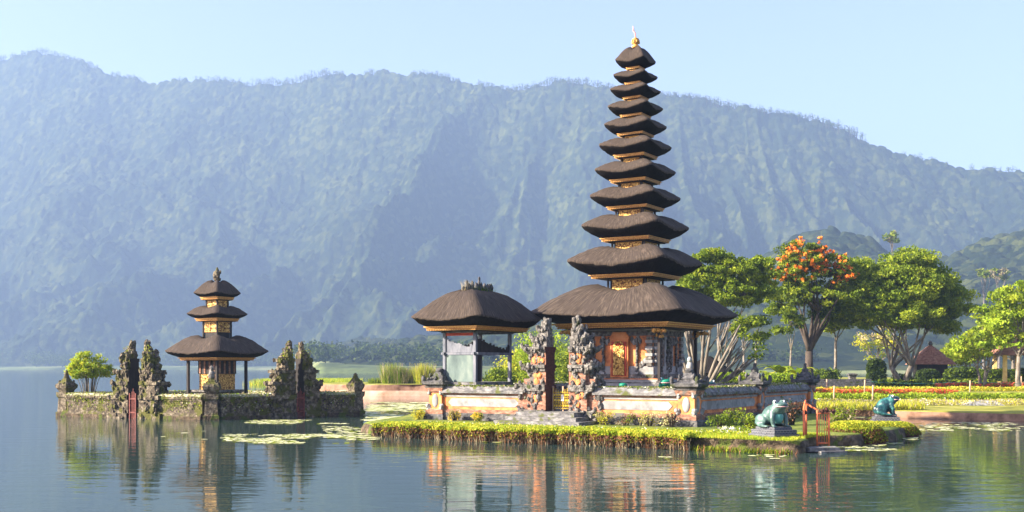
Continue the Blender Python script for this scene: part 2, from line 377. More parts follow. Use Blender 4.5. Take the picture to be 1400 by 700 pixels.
n3 = t.nodes.new('ShaderNodeTexNoise'); n3.inputs['Scale'].default_value = .25; n3.inputs['Detail'].default_value = 6; t.links.new(tc.outputs['Object'], n3.inputs['Vector'])
bb = t.nodes.new('ShaderNodeBump'); bb.inputs['Distance'].default_value = 3; bb.inputs['Strength'].default_value = .5; t.links.new(n3.outputs['Fac'], bb.inputs['Height']); t.links.new(bb.outputs[0], p.inputs['Normal'])
MT['forest'] = m
MT['fields'] = M('fields', [(.05, .075, .022), (.13, .17, .05), (.30, .31, .13)], scale=.02, rough=1, bump=.5, bscale=.3, stretch=(1, .4, 1), dist=1.5)
mountain()
# lower hills between the lake and the mountain
hill_px = [(-300, 503), (380, 500), (430, 492), (480, 472), (560, 462), (640, 452), (720, 432), (850, 402), (980, 372), (1080, 325), (1130, 318), (1190, 330), (1245, 352), (1290, 345), (1340, 326), (1420, 318), (1500, 300), (1700, 300)]
def foothills():
    tt = np.linspace(-.62, .62, 800); ss = np.linspace(0, 1.35, 260)
    T, SS = np.meshgrid(tt, ss)
    sh = np.interp(T, [-.5, -.21, -.17, .5], [1640, 1560, 560, 520])
    top = np.interp(T, [-.5, -.2, -.1, .1, .5], [1760, 1700, 1050, 1050, 1000])
    Y = sh + (top - sh) * SS; X = T * Y
    zr = (HZ - ip(T, hill_px)) / F * top
    s1 = np.clip(SS, 0, 1)
    Z = zr * (.12 * np.clip(s1 * 4, 0, 1) + .88 * np.clip((s1 - .10) / .90, 0, 1) ** 1.2)
    Z = Z + np.clip(s1 * 3, 0, 1) * np.clip(zr / 60, .05, 1) * ((ridged(X / 180 + s1, Y / 260, 3, 60) - .5) * 26)
    wood = np.clip((s1 - .12) * 6, 0, 1) * np.clip(zr / 20, 0, 1)
    Z = Z + wood * (crowns(X, Y, 9, 31) * 7) + 1.2
    Z = np.where(SS > 1, np.minimum(Z, zr + 6) - (SS - 1) * 90, Z)
    Z[0, :] = -1.5
    o = grid_mesh('hills', X, Y, Z, MT['forest'])
    return X, Y, Z, s1
hx, hy_, hz_, hs = foothills()
# one low flat sheet of farmland along the far shore
def shore():
    tt = np.linspace(-.62, .62, 240); ss = np.linspace(0, 1, 30)
    T, SS = np.meshgrid(tt, ss)
    sh = np.interp(T, [-.5, -.2, -.17, .5], [1600, 1500, 540, 500]); Y = sh + SS * 260; X = T * Y
    Z = -1.5 + 2.6 * np.clip(SS * 8, 0, 1) + 6 * SS + fbm(X / 30, Y / 30, 3) * 1
    grid_mesh('far_shore', X, Y, Z, MT['fields'])
shore()
# scattered woods on the far shore
mb = MB(); P = []
fr = np.random.default_rng(3)
def bare(mb, x, y, z, h, k):
    mb.tube([(x, y, z), (x + fr.normal() * .3, y, z + h * .5), (x + fr.normal() * .8, y, z + h)], [.35, .25, .08], 4)
for i in range(2100):
    t_ = fr.uniform(-.6, .6); left = t_ < -.19
    sh = 1530 if left else 560
    Y = sh + (fr.random() ** 1.2) * (230 if left else 300) + 5; X = t_ * Y
    g = fbm(np.array(X / 90), np.array(Y / 90), 3, 2)
    if g < .42: continue
    h = fr.uniform(5, 14) * (1.7 if left else 1)
    n = 60; c = np.array([X, Y, 3 + h * .55 + (Y - sh) * .025])
    P.append(clump_points(n, c, (h * .5, h * .5, h * .45), fr))
P = np.concatenate(P); mb.leaves(P, 1.1, nrg.integers(0, 3, len(P)), aspect=.8)
tag(mb.build('far_shore_wood', [MT['leafD'], MT['leafA'], MT['leafD']]), 'hazy line of trees and bushes along the far lake shore', 'wood', kind='stuff')
# thin crowned trees standing along the mountain crest
mb = MB(); P = []; tt = np.linspace(-.56, .47, 620)
for t_ in tt:
    for k in range(2 if fr.random() < .5 else 1):
        tq = t_ + fr.uniform(-.0012, .0012)
        Rr = float(np.interp(tq, [-.5, -.1, .2, .5], [2650, 2250, 2000, 1850]))
        z = (HZ - float(ip(tq, ridge_px))) / F * Rr - 1
        g = float(fbm(np.array(tq * 42.), np.array(3.3), 3, 4))
        px = 700 + tq * F
        if px > 1180 and fr.random() < .8: continue
        if g < .36: continue
        h = fr.uniform(11, 21) * (.5 + g)
        x, y = tq * Rr, Rr + fr.uniform(-6, 6)
        mb.tube([(x, y, z - 3), (x + fr.normal() * .5, y, z + h * .6), (x + fr.normal() * 1.2, y, z + h)], [.5, .35, .15], 4)
        for b in range(4):
            a = fr.uniform(0, 6.28); mb.tube([(x, y, z + h * (.4 + .1 * b)), (x + cos(a) * 3, y + sin(a) * 2, z + h * (.62 + .12 * b))], [.22, .1], 3)
        P.append(clump_points(26, (x, y, z + h * .66), (h * .38, h * .3, h * .36), fr))
P = np.concatenate(P); mb.leaves(P, 1.0, 1, aspect=.8)
tag(mb.build('ridge_trees', [MT['barkdark'], MT['leafA']]), 'fringe of thin bare-stemmed trees along the mountain crest', 'wood', kind='stuff')

# ------------------------------------------------------------------ water
m, t, p = node_mat('water')
p.inputs['Base Color'].default_value = (.028, .052, .045, 1); p.inputs['Roughness'].default_value = .035; p.inputs['IOR'].default_value = 1.33; p.inputs['Specular IOR Level'].default_value = .6
tc = t.nodes.new('ShaderNodeTexCoord')
def wn(sc, stretch, det):
    mp = t.nodes.new('ShaderNodeMapping'); mp.inputs['Scale'].default_value = stretch; t.links.new(tc.outputs['Object'], mp.inputs[0])
    n = t.nodes.new('ShaderNodeTexNoise'); n.inputs['Scale'].default_value = sc; n.inputs['Detail'].default_value = det; n.inputs['Roughness'].default_value = .5
    t.links.new(mp.outputs[0], n.inputs['Vector']); return n.outputs['Fac']
a = wn(1.0, (.55, 1.5, 1), 3); b_ = wn(3.2, (.6, 1.3, 1), 2); c = wn(.05, (1, 1, 1), 2)
rp = t.nodes.new('ShaderNodeMapRange'); rp.inputs['From Min'].default_value = .35; rp.inputs['From Max'].default_value = .65; rp.inputs['To Min'].default_value = .35; rp.inputs['To Max'].default_value = 1.1
t.links.new(c, rp.inputs[0])
ad = t.nodes.new('ShaderNodeMath'); ad.operation = 'MULTIPLY_ADD'; t.links.new(b_, ad.inputs[0]); ad.inputs[1].default_value = .22; t.links.new(a, ad.inputs[2])
ml = t.nodes.new('ShaderNodeMath'); ml.operation = 'MULTIPLY'; t.links.new(ad.outputs[0], ml.inputs[0]); t.links.new(rp.outputs[0], ml.inputs[1])
bb = t.nodes.new('ShaderNodeBump'); bb.inputs['Distance'].default_value = .019; bb.inputs['Strength'].default_value = 1; t.links.new(ml.outputs[0], bb.inputs['Height']); t.links.new(bb.outputs[0], p.inputs['Normal'])
mb = MB(); mb.v = [(-1700, -50, 0), (1700, -50, 0), (1700, 3200, 0), (-1700, 3200, 0)]; mb.face((0, 1, 2, 3))
tag(mb.build('water', m), kind='structure')

# ------------------------------------------------------------------ land sheets
def smooth_poly(pts, n=6):
    out = []
    k = len(pts)
    for i in range(k):
        p0, p1, p2, p3 = [Vector((*pts[(i + j - 1) % k], 0)) for j in range(4)]
        for q in range(n):
            u = q / n
            c = .5 * ((2 * p1) + (-p0 + p2) * u + (2 * p0 - 5 * p1 + 4 * p2 - p3) * u * u + (-p0 + 3 * p1 - 3 * p2 + p3) * u ** 3)
            out.append((c.x, c.y))
    return out
def land(name, pts, ztop, mats, edge=.5, hf=None, n=6, nring=8, jit=.06):
    pts = smooth_poly(pts, n); cx = sum(p[0] for p in pts) / len(pts); cy = sum(p[1] for p in pts) / len(pts)
    mb = MB(); rings = []
    def sc(d, z):  # shrink by distance d
        out = []
        for x, y in pts:
            L = math.hypot(x - cx, y - cy); f = (L - d) / L
            X = cx + (x - cx) * f; Y = cy + (y - cy) * f
            zz = z + (hf(X, Y) if hf and z > 0 else 0)
            out.append((X + rnd.uniform(-jit, jit), Y + rnd.uniform(-jit, jit), zz))
        return out
    rings = [sc(-.25, -1.2), sc(0, ztop * .45), sc(.1, ztop * .9), sc(.3, ztop)]
    mis = [0, 0, 1]
    N = nring
    for i in range(1, N + 1):
        f = i / N; out = []
        for x, y in pts:
            X = cx + (x - cx) * (1 - f * .995) * .985; Y = cy + (y - cy) * (1 - f * .995) * .985
            out.append((X, Y, ztop + (hf(X, Y) if hf else 0)))
        rings.append(out); mis.append(1)
    mb.rings(rings, 0, True, False, True, mis)
    return tag(mb.build(name, mats), kind='structure')
YAW = R(-31)
UX, UY = cos(YAW), sin(YAW); VX, VY = -sin(YAW), cos(YAW)
A = (-2.85, 44.8)
def W(a, b, z=0): return (A[0] + a * UX + b * VX, A[1] + a * UY + b * VY, z)
GZ = .38
isl = [(-4.5, 40.2), (-.75, 37.8), (2.85, 35.5), (5.95, 33.2), (7.75, 31.95), (8.45, 32.4), (8.6, 33.6), (9.5, 34.3), (10.6, 34.9), (11.6, 36.2), (12.8, 37.9), (13.9, 39.7), (13.9, 41.2), (12.2, 42.5), (12.9, 47), (14.3, 52), (12, 56.5), (6, 59), (0, 58), (-4, 54), (-4.8, 48), (-5.6, 43)]
land('island_ground', isl, GZ, [MT['bank'], MT['lawn']])
def gh(x, y): return max(0, min(1, (y - 56) / 42)) * .62 + max(0, x - 0) * 0
gar = [(-19, 106), (-13, 98.5), (-6, 97), (3, 87), (11, 72), (14.6, 60), (17, 56), (22.9, 51.3), (32, 47), (60, 40), (95, 60), (100, 150), (60, 175), (10, 165), (-4, 142), (-12, 122)]
land('garden_ground', gar, .36, [MT['soil'], MT['grass']], hf=gh, nring=24)
sb = [(-19.5, 106), (-13.2, 98), (-6, 96.4), (2, 95), (4, 101), (1, 108), (-6, 111), (-14, 110)]
land('sand_bank', sb, .44, [MT['sand'], MT['sand']])

# ------------------------------------------------------------------ foliage helpers
def tree(name, label, x, y, z, lobes, trunk, mats, leaf=.24, n_cl=130, per=110, bark='bark', tr=.35, fork=.3, group=None, cat='tree', flowers=None, cl_r=.8, nl=7, lean=0, multi=1, shell=.55):
    """lobes: (cx,cy,cz,rx,ry,rz) relative to base; trunk: (height of first fork)"""
    T = thing(name, label, cat, (x, y, z), 0, group)
    mb = MB(); lv = MB(); cl = []
    tot = sum((l[3] * l[4] * l[5]) ** .72 for l in lobes)
    for l in lobes:
        k = max(4, int(n_cl * (l[3] * l[4] * l[5]) ** .72 / tot))
        d = nrg.normal(size=(k, 3)); d /= np.linalg.norm(d, axis=1, keepdims=True); rad = (shell + (1 - shell) * nrg.random(k)) 
        q = np.array(l[:3]) + d * rad[:, None] * np.array(l[3:6]); cl.append(q)
    cl = np.concatenate(cl)
    cl = cl[cl[:, 2] > trunk * .75]
    pts = []; mi = []
    for c in cl:
        r = cl_r * nrg.uniform(.6, 1.25); k = int(per * nrg.uniform(.6, 1.3))
        P = clump_points(k, c, (r, r, r * .55)); pts.append(P)
        w_ = nrg.choice(len(mats), p=[.34, .40, .26][:len(mats)] if len(mats) == 3 else None)
        mi.append(np.where(nrg.random(k) < .7, w_, nrg.integers(0, len(mats), k)))
    lv.leaves(np.concatenate(pts), leaf, np.concatenate(mi), aspect=.55, up=.25)
    ms = [MT[a] for a in mats]
    if flowers:
        fm, frac, zmin = flowers; ms.append(MT[fm])
        for c in cl:
            if nrg.random() < frac and c[2] > zmin:
                for b in range(5):
                    o = nrg.normal(size=3) * .38 + [0, 0, .30]
                    lv.leaves(clump_points(9, c + o, (.17, .17, .13)), .13, len(mats), aspect=.8)
    lv.build('crown', ms, T)
    # trunk(s) and limbs
    cen = np.mean(cl, 0)
    starts = []
    for k in range(multi):
        a = 2 * pi * k / multi + .4; o = .0 if multi == 1 else tr * .9
        bx, by = cos(a) * o, sin(a) * o
        top = (cen[0] * .35 + bx * 3 + lean * trunk, cen[1] * .3 + by * 3, trunk * nrg.uniform(.85, 1.1))
        r0 = tr if multi == 1 else tr * .6
        mb.tube([(bx, by, -.3), (bx * 1.1, by * 1.1, .2), (bx * 1.6 + lean * trunk * .3 + nrg.normal() * .08, by * 1.6, trunk * .45), top], [r0 * 1.5, r0 * 1.1, r0 * .85, r0 * .7], 9)
        starts.append(top)
    L = []
    idx = nrg.permutation(len(cl))[:nl * multi]
    for j, i in enumerate(idx):
        s0 = np.array(starts[j % multi]); e0 = cl[i] * .92 + cen * .08
        mid = s0 * .45 + e0 * .55 + [0, 0, -.08 * np.linalg.norm(e0 - s0)] + nrg.normal(size=3) * .25
        r0 = (tr if multi == 1 else tr * .6) * .5
        q = [s0 - [0, 0, .1], s0 * .75 + mid * .25 + [0, 0, .05], mid, e0]
        mb.tube(q, [r0, r0 * .8, r0 * .5, r0 * .15], 6); L.append((s0, mid, e0, r0))
    for i in nrg.permutation(len(cl))[:nl * multi * 3]:
        _, m0, e0, r0 = L[int(nrg.integers(len(L)))]
        best = min(L, key=lambda q: np.linalg.norm(q[1] - cl[i])); m0 = best[1]
        mm = (m0 + cl[i]) / 2 + nrg.normal(size=3) * .2
        mb.tube([m0, mm, cl[i]], [best[3] * .38, best[3] * .22, .015], 5)
    mb.build('trunk', MT[bark], T)
    return T
def bush(name, label, x, y, z, r, h, mats, n=900, leaf=.1, cat='bush', group=None, stems=8, per=1, flat=False, seedcol=None):
    T = thing(name, label, cat, (x, y, z), 0, group)
    lv = MB(); k = max(6, int(n / 60)); mi = []; pts = []
    for i in range(k):
        a = nrg.uniform(0, 6.28); q = math.sqrt(nrg.random()) * .75; hh = nrg.uniform(.2, .8)
        c = (cos(a) * q * r[0], sin(a) * q * r[1], h * hh)
        P = clump_points(60, c, (r[0] * .42, r[1] * .42, h * .28)); P[:, 2] = np.abs(P[:, 2])
        pts.append(P); w_ = nrg.integers(len(mats)); mi.append(np.where(nrg.random(60) < .7, w_, nrg.integers(0, len(mats), 60)))
    lv.leaves(np.concatenate(pts), leaf, np.concatenate(mi), aspect=.5, up=.5)
    lv.build('foliage', [MT[a] for a in mats], T)
    sm = MB()
    for i in range(stems):
        a = nrg.uniform(0, 6.28); sm.tube([(cos(a) * .05, sin(a) * .05, -.1), (cos(a) * r[0] * .25, sin(a) * r[1] * .25, h * .4), (cos(a) * r[0] * .5, sin(a) * r[1] * .5, h * .75)], [.03, .02, .008], 4)
    sm.build('stem', MT['barkdark'], T)
    return T

# ------------------------------------------------------------------ thatched roofs
def sup(hx, hy, n, p, z, lift=0, mid=0, jz=0, jr=0):
    out = []
    for k in range(n):
        a = 2 * pi * (k + .5) / n; c, s_ = cos(a), sin(a)
        r = (abs(c) ** p + abs(s_) ** p) ** (-1 / p)
        x, y = c * r, s_ * r
        corner = min(1, abs(x * y)) ** 1.25
        f = 1 + rnd.uniform(-jr, jr)
        out.append((x * hx * f, y * hy * f, z + lift * corner - mid * (1 - corner) + rnd.uniform(-jz, jz)))
    return out
def thatch(parent, hx, hb, zb, zl, zt, hn, hy=None, hby=None, hny=None, n=112, shf=.17, sad=.30):
    hx *= 1.065; hy = hy * 1.03 if hy else hx; hby = hby or hb; hny = hny or hn
    s_ = hx; mb = MB(); R_ = []; mis = []; vs = []
    j = .012 * s_ ** .5
    def add(fx, fy, z, lift=0, mid=0, p=9, jz=j, jr=.003, mi=0, v=0):
        R_.append(sup(fx, fy, n, p, z, lift, mid, jz, jr)); mis.append(mi); vs.append(v)
    L = (zl - zb)
    add(hb * .9, hby * .9, zb + .01, 0, 0, 14, 0, 0, 1, 0)
    add(hb, hby, zb, 0, 0, 14, 0, 0, 1, .03)
    add(hb + (hx - hb) * .5, hby + (hy - hby) * .5, zb + L * .16, L * .26, 0, 12, j, .003, 1, .1)
    add(hx * .955, hy * .955, zb + L * .38, L * .50, 0, 10, j, .004, 1, .2)
    add(hx * .99, hy * .99, zb + L * .50, L * .56, 0, 10, j * 1.6, .006, 0, .25)
    add(hx, hy, zb + L * .64, L * .54, 0, 10, j * 1.2, .005, 0, .27)
    K = 10; hs = hn + shf * (hx - hn); hsy = hny + shf * (hy - hny); z0 = zb + L * .80
    for i in range(0, K + 1):
        w_ = i / K; q = .28 * w_ + .72 * sin(w_ * pi / 2) ** 1.05
        fx = hx * .985 + (hs - hx * .985) * w_; fy = hy * .985 + (hsy - hy * .985) * w_
        add(fx, fy, z0 + (zt - z0) * q, L * .46 * (1 - w_) ** 1.3 , (zt - z0) * sad * w_ ** 2, 11 - 4 * w_, j * 1.1, .004, 0, .3 + .6 * w_)
    H = zt - z0
    add(hn + .06 * (hx - hn), hny + .06 * (hy - hny), zt - H * .07, 0, H * sad * 1.1, 6, 0, 0, 0, .95)
    add(hn * 1.0, hny * 1.0, zt - H * .34, 0, H * sad * .6, 9, 0, 0, 0, 1)
    mis = mis[:-1]
    mb.rings(R_, 0, True, True, True, mis, vs)
    return mb.build('roof', [MT['thatch'], MT['thatch_cut']], parent)
def cornice(parent, he, hn, zb, h, name='cornice', mat='gold_plain', hey=0):
    mb = MB()
    P = [(hn, zb - h), (he * .84, zb - h, 1), (he * .84, zb - h * .8, 1), (he * .90, zb - h * .72, 0), (he * .90, zb - h * .60, 2), (he * .95, zb - h * .55, 0), (he * .955, zb - h * .30, 2), (he, zb - h * .26, 0), (he, zb - h * .03, 1), (he * .97, zb - h * .03, 1)]
    mb.square(0, 0, P, 1, hy=hey)
    # row of small teeth under the top moulding
    n = int(he * 2 / .085)
    for k in range(n):
        q = -he * .93 + (k + .5) * (he * 1.86) / n
        for s_ in (-1, 1):
            mb.box(q - .018, q + .018, s_ * (he * .93 + hey) - .035, s_ * (he * .93 + hey) + .035, zb - h * .86, zb - h * .62, 0)
    ny = int((he + hey) * 2 / .085)
    for k in range(ny):
        q = -(he + hey) * .93 + (k + .5) * ((he + hey) * 1.86) / ny
        for s_ in (-1, 1):
            mb.box(s_ * he * .93 - .035, s_ * he * .93 + .035, q - .018, q + .018, zb - h * .86, zb - h * .62, 0)
    return mb.build(name, [MT[mat], MT['blackwood'], MT['red_trim']], parent)
def neck(parent, hn, z0, z1, twin=False):
    mb = MB(); mb.box(-hn * .92, hn * .92, -hn * .92, hn * .92, z0, z1)
    for sx in (-1, 1):
        for sy in (-1, 1): mb.box(sx * hn - .035, sx * hn + .035, sy * hn - .035, sy * hn + .035, z0, z1)
    o = mb.build('neck', MT['blackwood'], parent)
    for k in range(4):
        spans = [(-.84, -.06), (.06, .84)] if twin else [(-.80, .80)]
        for a, b in spans:
            pm = MB(); zz0 = z1 - (z1 - z0) * .42; zz1 = z1 - .03; d = hn * .92 + .012
            pm.box(a * hn, b * hn, -d - .02, -d + .01, zz0, zz1, 0)
            fr_ = .022
            pm.box(a * hn - fr_, b * hn + fr_, -d - .028, -d, zz0 - fr_, zz0 + .002, 1); pm.box(a * hn - fr_, b * hn + fr_, -d - .028, -d, zz1 - .002, zz1 + fr_, 1)
            nn = max(3, int((b - a) * hn / .09))
            for q in range(nn):   # raised foliage bosses of the carving
                cx = a * hn + (q + .5) * (b - a) * hn / nn
                for zz in (zz0 + (zz1 - zz0) * .3, zz0 + (zz1 - zz0) * .7):
                    pm.ell((cx + rnd.uniform(-.01, .01), -d - .02, zz), (.032, .02, .032), 6, 4, 0, jit=.25)
            pm.build('carved_panel', [MT['gold'], MT['gold_plain']], o).rotation_euler = (0, 0, k * pi / 2)
    return o

# ------------------------------------------------------------------ eleven-tier tower
CX, CY, _ = W(5.15, 6.8)
CX, CY = at(869, 47.9), 47.9
meru = thing('thatched_tower', 'tall eleven-tiered thatched temple tower with gold trim inside the main walled court', 'temple tower', (CX, CY, 0), YAW)
tiers = [  # h, he, zb, zl, zt, hn_top
 (3.30, 2.55, 4.22, 4.62, 5.98, .86), (2.14, 1.48, 6.27, 6.80, 7.55, .73), (1.70, 1.13, 7.82, 8.30, 8.87, .61), (1.43, .93, 9.14, 9.55, 10.03, .52),
 (1.28, .83, 10.27, 10.65, 11.10, .44), (1.15, .71, 11.32, 11.69, 12.08, .38), (.99, .60, 12.22, 12.56, 12.92, .33), (.875, .50, 13.01, 13.33, 13.64, .29),
 (.80, .42, 13.76, 14.05, 14.32, .25), (.70, .36, 14.38, 14.66, 14.90, .22), (.64, .31, 15.02, 15.30, 15.95, .07)]
for i, (h, he, zb, zl, zt, hn) in enumerate(tiers):
    thatch(meru, h, he * 1.0, zb, zl, zt, hn, n=128 if i < 4 else 88)
    ch = .24 if i == 0 else .17 if i < 3 else .14 if i < 6 else .11
    hnl = tiers[i - 1][5] if i else 1.6
    cornice(meru, he * (1.0 if i else 1.02), hnl, zb + .005, ch)
    if i < 10:
        z1 = tiers[i + 1][2] - (.17 if i < 2 else .14 if i < 5 else .11)
        neck(meru, hn, zt - (zt - zl) * .75, z1)
mb = MB()
mb.lathe(0, 0, [(.14, 15.86), (.17, 15.95), (.10, 15.99), (.10, 16.03), (.19, 16.08), (.13, 16.13), (.12, 16.2), (.16, 16.24), (.05, 16.30), (.03, 16.33)], 12)
for k in range(8):
    a = k * pi / 4; mb.ell((cos(a) * .15, sin(a) * .15, 16.12), (.045, .045, .08), 6, 4, jit=.2)
fin = mb.build('finial', MT['gold_plain'], meru)
mb = MB(); mb.tube([(0, 0, 16.3), (-.02, 0, 16.5), (-.10, 0, 16.66), (-.13, 0, 16.82)], [.03, .03, .022, .012], 6)
for k in range(7): mb.ell((-.02 - .018 * k, rnd.uniform(-.03, .03), 16.42 + .055 * k), (.045, .03, .03), 6, 4, jit=.3)
mb.build('spire', MT['pinkpaint'], fin)
# plinth, chamber
mb = MB()
mb.square(0, 0, [(2.75, .75), (2.75, 1.05, 1), (2.62, 1.08, 0), (2.62, 1.3, 1), (2.45, 1.34, 0), (2.45, 1.52, 1), (2.5, 1.55, 0), (2.5, 1.66, 0)], 0)
mb.square(0, 0, [(1.95, 1.663, 1), (1.95, 1.78, 0), (1.85, 1.82, 1), (1.85, 1.93, 2), (1.72, 1.97, 0)], 0)
mb.build('plinth', [MT['stone'], MT['palestone'], MT['orange']], meru)
hc = 1.45; z0, z1 = 1.97, 4.05
mb = MB(); mb.box(-hc, hc, -hc, hc, z0, z1)
mb.build('wall', [MT['orange']], meru)
mb = MB()
for k in range(4):
    rot = Matrix.Rotation(k * pi / 2, 4, 'Z')
    def bx(x0, x1, y0, y1, za, zb_, mi=0, tx=0): mb.box(x0, x1, y0, y1, za, zb_, mi, tx, 0, M4=rot)
    e = .004 * (k % 2)
    bx(-hc - .06 - e, hc + .06 + e, -hc - .10, -hc, z0, z0 + .17); bx(-hc - .03, hc + .03, -hc - .06, -hc, z0 + .17, z0 + .5, 1, .0)
    bx(-hc - .09 - e, hc + .09 + e, -hc - .09, -hc, z1 - .34, z1, 0); bx(-hc - .13 - e, hc + .13 + e, -hc - .14, -hc, z1 - .13, z1 - .04, 1)
    if k in (0, 2): pass
    for q in (-1, 1):   # ribbed corner pilasters
        for s in range(9):
            zz = z0 + .5 + s * .135; wv = .045 if s % 2 else .0
            bx(q * (hc - .14) - .11 - wv, q * (hc - .14) + .11 + wv, -hc - .12 - wv * .5, -hc - .001, zz, zz + .12, 1 if s % 2 else 0)
        # twisted columns either side of the middle
        for s in range(12):
            mb.ell(tuple(rot @ Vector((q * .76 + .02 * sin(s * 1.7), -hc - .07, z0 + .32 + s * .115))), (.065, .065, .085), 8, 5, 0, jit=.12)
        bx(q * .76 - .10, q * .76 + .10, -hc - .19, -hc, z0 + .17, z0 + .27, 1)
        # hanging stone clouds under the eaves and foot scrolls
        for s in range(5):
            mb.ell(tuple(rot @ Vector((q * (.52 + .09 * s), -hc - .03, z1 - .40 - .20 * abs(sin(s * .9 + .5))))), (.08, .05, .12), 8, 5, s % 2, jit=.18)
        for s in range(5):
            mb.ell(tuple(rot @ Vector((q * (.95 + .06 * s), -hc - .06, z0 + .55 + .05 * s))), (.09, .06, .12), 7, 5, s % 2, jit=.2)
    if k in (1, 3): bx(-.34, .34, -hc - .025, -hc, z0 + .5, z1 - .36, 1)
    if k in (1, 3):     # carved stone relief filling the side faces
        for i in range(26):
            s = i / 25; mb.ell(tuple(rot @ Vector((.24 * sin(i * 2.4) * (1 - .5 * s), -hc - .05, z0 + .3 + 1.35 * s))), (.10, .05, .09), 7, 5, 0, jit=.25)
        for q in (-1, 1): bx(q * .42 - .03, q * .42 + .03, -hc - .06, -hc, z0 + .5, z1 - .36, 1)
mb.build('wall_carving', [MT['stone'], MT['palestone']], meru)
dr = MB(); dr.box(-.40, .40, -hc - .16, -hc - .02, z0 + .04, z0 + 1.62, 0); dr.box(-.33, .33, -hc - .19, -hc - .16, z0 + .10, z0 + 1.50, 1)
for s in range(5): dr.box(-.46 + .04 * s, .46 - .04 * s, -hc - .15, -hc - .03, z0 + 1.62 + .055 * s, z0 + 1.675 + .055 * s, 0)
do = dr.build('door_frame', [MT['orange'], MT['red_trim']], meru)
dl = MB(); dl.box(-.25, .25, -hc - .225, -hc - .19, z0 + .13, z0 + 1.32)
for i in range(90): dl.ell((rnd.uniform(-.22, .22), -hc - .23, z0 + .16 + rnd.random() * 1.2), (.032, .022, .04), 5, 4, jit=.3)
for s in range(7):
    a = pi * s / 6; dl.ell((.2 * cos(a), -hc - .22, z0 + 1.34 + .16 * sin(a)), (.05, .03, .05), 6, 4)
dl.build('door', MT['gold'], do)
hp = 1.92
for sx in (-1, 1):
    for sy in (-1, 1):
        mb = MB(); mb.box(sx * hp - .055, sx * hp + .055, sy * hp - .055, sy * hp + .055, 1.86, 3.98)
        po = mb.build('post', MT['blackwood'], meru)
        mb = MB(); mb.square(sx * hp, sy * hp, [(.16, 1.66), (.16, 1.74), (.10, 1.80), (.10, 1.88)]); mb.build('post_base', MT['stone'], po)
        mb = MB()
        for i in range(14): mb.ell((sx * hp + rnd.uniform(-.14, .14), sy * hp + rnd.uniform(-.14, .14), 3.62 + .30 * rnd.random()), (.05, .05, .06), 6, 4, jit=.3)
        mb.build('bracket', MT['gold_plain'], po)
for sx, sy in ((1, -1), (-1, -1), (1, 1), (-1, 1)):
    mb = MB()
    for i in range(12): mb.ell((sx * (2.3 - .05 * i), sy * (2.3 - .05 * (i % 4)), 3.86 + .02 * (i % 3)), (.09, .09, .07), 6, 4, jit=.3)
    mb.build('corner_carving', MT['gold_plain'], meru)

# ------------------------------------------------------------------ open pavilion
c_ = W(.15 + .71, .15 + 1.295)
pav = thing('pavilion', 'square open-sided bale pavilion with one thatched hip roof at the court corner'.replace('bale ', ''), 'pavilion', (c_[0], c_[1], 0), YAW)
pa, pb = .71, 1.295
thatch(pav, 1.62, 1.26, 4.02, 4.36, 5.50, .10, hy=2.42, hby=2.02, hny=.78, n=128, shf=.09, sad=.02)
mb = MB(); cornice(pav, 1.24, .8, 4.03, .20, hey=.76)
mb = MB(); mb.box(-.72 - .1, .72 + .1, -1.30 - .1, 1.30 + .1, 1.35, 1.84); mb.build('base', MT['coping'], pav)
for sx in (-1, 1):
    for sy in (-1, 1):
        mb = MB(); mb.box(sx * pa - .06, sx * pa + .06, sy * pb - .06, sy * pb + .06, 1.84, 3.86); mb.build('post', MT['greywood'], pav)
mb = MB()
for sy in (-1, 1):
    for z in (2.96, 3.84 - .02): mb.box(-pa - .16, pa + .16, sy * pb - .045, sy * pb + .045, z - .045, z + .045)
for sx in (-1, 1):
    for z in (2.965, 3.825): mb.box(sx * pa - .04, sx * pa + .04, -pb - .16, pb + .16, z - .05, z + .05)
mb.build('beam', MT['greywood'], pav)
mb = MB(); mb.box(-pa + .062, pa - .062, -pb - .02, -pb + .01, 1.86, 2.90); mb.build('wall_panel', MT['teal'], pav)
mb = MB(); mb.box(pa - .02, pa + .01, -pb + .062, -pb + .40, 1.86, 2.90); mb.build('wall_panel', MT['blackwood'], pav)
def jag(mb, L0, L1, z0, seq, fn):
    n = len(seq); st = (L1 - L0) / n
    for i, h in enumerate(seq): fn(L0 + i * st, L0 + (i + 1) * st + .002, z0, z0 + h)
sq1 = [.55, .5, .42, .42, .36, .32, .36, .3, .25, .22, .2, .22, .3, .28]
mb = MB(); jag(mb, -pa + .06, pa - .06, 3.01, sq1, lambda a, b, c, d: mb.box(a, b, -pb - .012, -pb + .012, c, d + rnd.uniform(0, .03))); mb.build('fret_board', MT['greywood'], pav)
sq2 = [.58, .5, .52, .44, .46, .4, .36, .30, .34, .26, .28, .2, .24, .18, .22, .14, .18, .10, .2, .3]
mb = MB(); jag(mb, -pb + .06, pb - .06, 3.015, sq2, lambda a, b, c, d: mb.box(pa - .012, pa + .012, a, b, c, d + rnd.uniform(0, .04))); mb.build('fret_board', MT['blackwood'], pav)
mb = MB(); jag(mb, -pb + .06, pb - .06, 3.015, sq2[::-1], lambda a, b, c, d: mb.box(-pa - .012, -pa + .012, a, b, c, d)); mb.build('fret_board', MT['blackwood'], pav)
mb = MB(); mb.box(-pa, pa, -pb - .03, -pb + .0, 3.66, 3.77); mb.build('red_valance', MT['red_trim'], pav)
mb = MB()
for i in range(15):
    q = -1.0 + i * .14; hh = .10 + .16 * abs(sin(i * 1.9)); mb.ell((rnd.uniform(-.05, .05), q, 5.45 + hh * .5), (.09, .10, hh), 7, 5, jit=.25)
